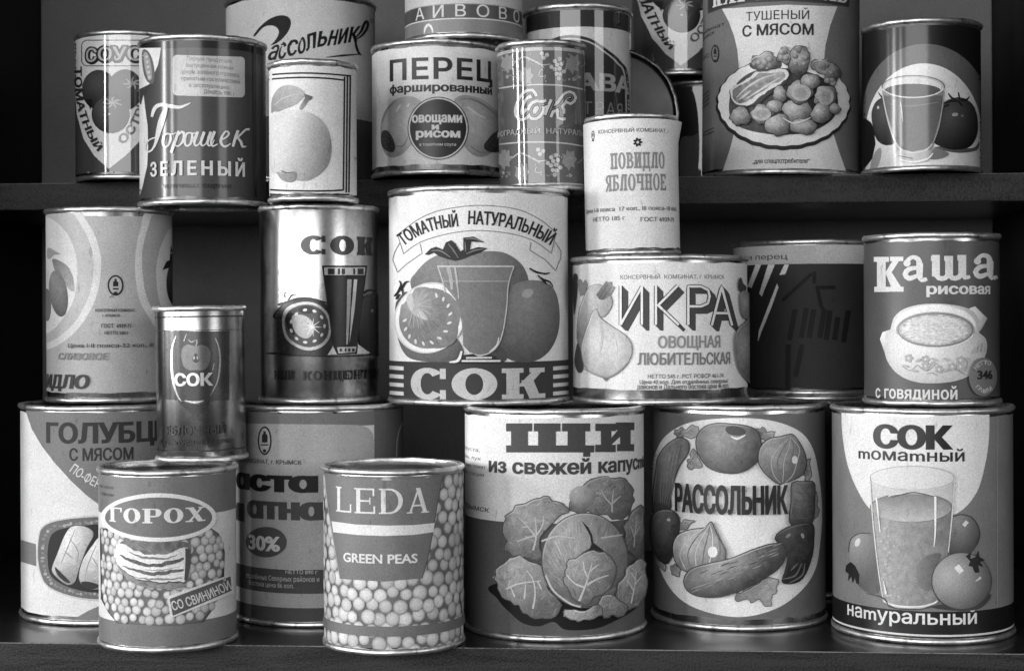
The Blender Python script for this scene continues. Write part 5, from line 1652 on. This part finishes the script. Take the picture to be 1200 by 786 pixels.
for L_ in ([(240, 290), (256, 250), (290, 246), (300, 224), (330, 226), (350, 256), (378, 268), (372, 300), (330, 296), (280, 306)],
           [(362, 262), (366, 222), (392, 210), (416, 226), (420, 260), (400, 284)],
           [(410, 300), (416, 230), (446, 206), (482, 208), (500, 246), (492, 300), (462, 336), (430, 330)],
           [(500, 300), (510, 268), (540, 270), (560, 260), (600, 290), (628, 310), (622, 340), (600, 380), (570, 370), (560, 330), (530, 320)]):
    o_ = ruffle(S(*L_), 7, 13, L_[0][0])
    c.paint(o_, ball(sum(p[0] for p in L_) / len(L_), sum(p[1] for p in L_) / len(L_), 50, 50, 176, 62, -.2, -.4, tex=22, ts=7), 30, 60, 7, 4, edge=44)
    rq = random.Random(L_[0][0])
    for k in range(9):
        p, q = rq.choice(L_); mx, my = sum(t[0] for t in L_) / len(L_), sum(t[1] for t in L_) / len(L_)
        f = rq.uniform(.2, .85); x, y, r = mx + (p - mx) * f, my + (q - my) * f, rq.uniform(9, 16)
        c.ell(x, y, r, r * .9, ball(x, y, r, r, rq.uniform(150, 196), rq.uniform(62, 90), -.3, -.4))
c.fillL(ruffle(S((160, 420), (176, 384), (230, 346), (310, 312), (380, 306), (410, 326), (400, 366), (350, 400), (300, 440), (240, 468), (190, 462)), 6, 26, 4), 56)
c.fillL(ruffle(S((163, 416), (180, 382), (232, 345), (310, 312), (378, 307), (404, 324), (396, 356), (345, 388), (290, 426), (232, 462), (190, 456)), 6, 26, 4), 200)
c.fillL(ruffle(S((172, 414), (190, 386), (240, 352), (312, 322), (372, 318), (392, 332), (380, 352), (335, 380), (280, 418), (230, 450), (194, 446)), 6, 26, 4), grad(180, 430, 110, 390, 320, 150, 34, 12))
for q in ([(190, 430), (230, 390), (290, 350), (350, 330)], [(200, 440), (250, 400)], [(230, 436), (300, 390), (370, 344)]): c.line(q, [3, 9, 3], 190)
for a in ((206, 512, 40, 40), (296, 504, 48, 40), (370, 416, 28, 34), (350, 470, 34, 26), (440, 490, 60, 54), (360, 550, 52, 44), (470, 558, 54, 34), (452, 410, 52, 48), (496, 362, 38, 32), (554, 426, 44, 50), (536, 500, 40, 44), (594, 480, 24, 22)): spud(*a)
for x, y, rx, ry in ((296, 504, 38, 30), (456, 412, 40, 36), (556, 428, 32, 38)): c.ell(x, y, rx, ry, ball(x, y, rx, ry, 140, 178, 0, 0, tex=22, ts=7)); c.paint(ellipse(x, y, rx * .6, ry * .6), 140, 34, 20, 5, 4)
c.line([(380, 520), (430, 545), (495, 520)], [3, 7, 3], 196)

# --- juice glass under the black arches
c = tom.zoom(1005, 15, 4.031)
c.base(18)
def arch2(cx_, top, rx, ry, g):
    c.fillL([(cx_ - rx, 800)] + ellipse(cx_, top + ry, rx, ry, 0, 60, 180, 360) + [(cx_ + rx, 800)], g)
arch2(320, 148, 292, 300, 92); arch2(312, 240, 274, 330, 212)
c.fillL(S((66, 700), (90, 650), (110, 640), (112, 680), (90, 740), (60, 760)), 150)
td = lambda x, y, rx, ry: ball(x, y, rx, ry, 74, 20, -.2, -.35)
c.fillL(S((66, 490), (76, 440), (100, 410), (140, 400), (180, 440), (180, 600), (150, 626), (110, 618), (82, 580)), td(125, 510, 58, 110))
c.line([(98, 376), (116, 400), (128, 392)], [3, 9, 3], 20); c.ell(98, 448, 5, 8, 190)
c.fillL([(0, 500), (40, 500), (66, 520), (80, 560), (86, 620), (70, 690), (40, 730), (0, 740)], 14)
c.fillL(S((364, 640), (420, 630), (540, 640), (572, 608), (560, 650), (470, 662)), 84)
c.fillL(S((350, 600), (362, 500), (400, 430), (450, 404), (500, 404), (546, 440), (566, 510), (562, 580), (530, 632), (470, 648), (410, 640)), td(470, 520, 105, 120))
for q in ([(426, 380), (440, 400), (462, 412)], [(474, 376), (480, 410)], [(526, 396), (510, 414), (482, 414)], [(412, 430), (440, 418), (470, 420)], [(470, 414), (492, 440)], [(404, 448), (430, 434)]): c.line(q, [4, 9, 6], 16)
c.ell(458, 482, 15, 9, 150, -10); c.ell(492, 488, 8, 5, 110, 10)
c.fillL([(180, 600), (356, 600), (360, 660), (330, 704), (270, 714), (200, 702), (178, 660)], grad(180, 0, 196, 360, 0, 150, 10, 10))
c.fillL(S((340, 690), (362, 640), (400, 650), (430, 668), (390, 690)), 112)
c.fillL([(118, 370), (408, 370), (404, 440), (384, 530), (362, 610), (350, 650), (190, 650), (172, 600), (150, 520), (128, 430)], grad(120, 0, 150, 410, 0, 118, 4))
c.fillL([(126, 392), (400, 392), (396, 450), (378, 530), (354, 616), (330, 640), (262, 658), (214, 646), (186, 610), (164, 540), (140, 470)], grad(130, 0, 104, 400, 0, 82, 5, 12))
c.line([(180, 410), (196, 500), (214, 630)], [30, 26, 10], 116)
c.line([(140, 430), (250, 442), (380, 424)], [3, 8, 3], 118)
c.ell(263, 350, 146, 54, 26); c.ell(263, 350, 142, 51, 176); c.ell(262, 352, 132, 46, 206)
c.ell(261, 370, 130, 33, 78)
c.line(ellipse(263, 352, 140, 50, 0, None, 5, 175), 6, 208)
c.line([(122, 390), (150, 520), (186, 622), (214, 650), (262, 662), (320, 650), (352, 620)], [4, 5, 6, 8, 8, 7, 5], 200)
c.line([(406, 380), (384, 530), (354, 620)], [4, 4, 3], 150); c.line([(206, 420), (212, 480), (216, 520)], [3, 8, 2], 190)
c.line([(188, 690), (262, 706), (330, 690), (354, 664)], [4, 8, 10, 6], 220); c.line([(196, 676), (262, 690)], [3, 6], 104)

# --- cans in the shade behind
c = under.zoom(730, 60, 4.9125)
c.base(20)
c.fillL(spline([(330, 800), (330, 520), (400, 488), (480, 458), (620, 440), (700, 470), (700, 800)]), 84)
c = lying
c.base(34)
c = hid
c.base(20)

# --- small white jam can
c = jam.zoom(680, 125, 4.367)
c.flare = lambda th, v: .0012 + .0030 * max(0, min(1, (v - .058) / .020)) ** 2 * math.exp(-((th - 1.62) / .55) ** 2) + .0004 * sin(3 * th)
c.base(212)
c.text('КОНСЕРВНЫЙ КОМБИНАТ, г. КРЫМСК', 98, 112, 490, 132, 88, bold=(.026, .014), dy=6)
c.ell(74, 148, 8, 24, 60); c.ell(74, 148, 5, 19, 200); c.ell(74, 146, 3, 10, 60); c.ell(74, 174, 5, 5, 60)
for k in range(7): c.ell(292 + 14 * cos(k * .898), 184 + 15 * sin(k * .898), 6, 9, 30, k * 51.4 + 90, new=(k == 0))
fj = Face(w=.15, t=.10, sl=.06, sh=.15, ww=.46, sp=.07)
c.text('ПОВИДЛО', 158, 234, 420, 317, 128, font=fj, ref='cap')
c.text('ЯБЛОЧНОЕ', 134, 345, 427, 430, 128, font=fj, ref='cap')
c.text('Цена I-II пояса  17 коп., III пояса-18 коп.', 46, 510, 482, 532, 104, bold=SEMI)
c.text('НЕТТО 185 г', 76, 562, 230, 584, 96, bold=MED)
c.text('ГОСТ 6929-71', 306, 566, 466, 588, 92, bold=SEMI)

for c in (stew, peas, paste, leda, shchi, rass, tomj, hid, plum, conc, apple, bigj, ikra, dark, kasha, gor, pear, sok, jam, pepper,
          quince, adj, sauce, bigr, pot, tom, under, lying):
    c.done()

# the second sauce can is a copy of the first with all its parts
root2 = sauce.root.copy()
COL.objects.link(root2)
root2.location = (.1205, 1.130, U_ + .0757)
root2.rotation_euler = (0, 0, radians(2))
root2['label'] = 'sauce can showing only the lower tip of its pale heart, beside the potato can'
for ch in list(sauce.root.children):
    n = ch.copy()
    COL.objects.link(n)
    n.parent = root2
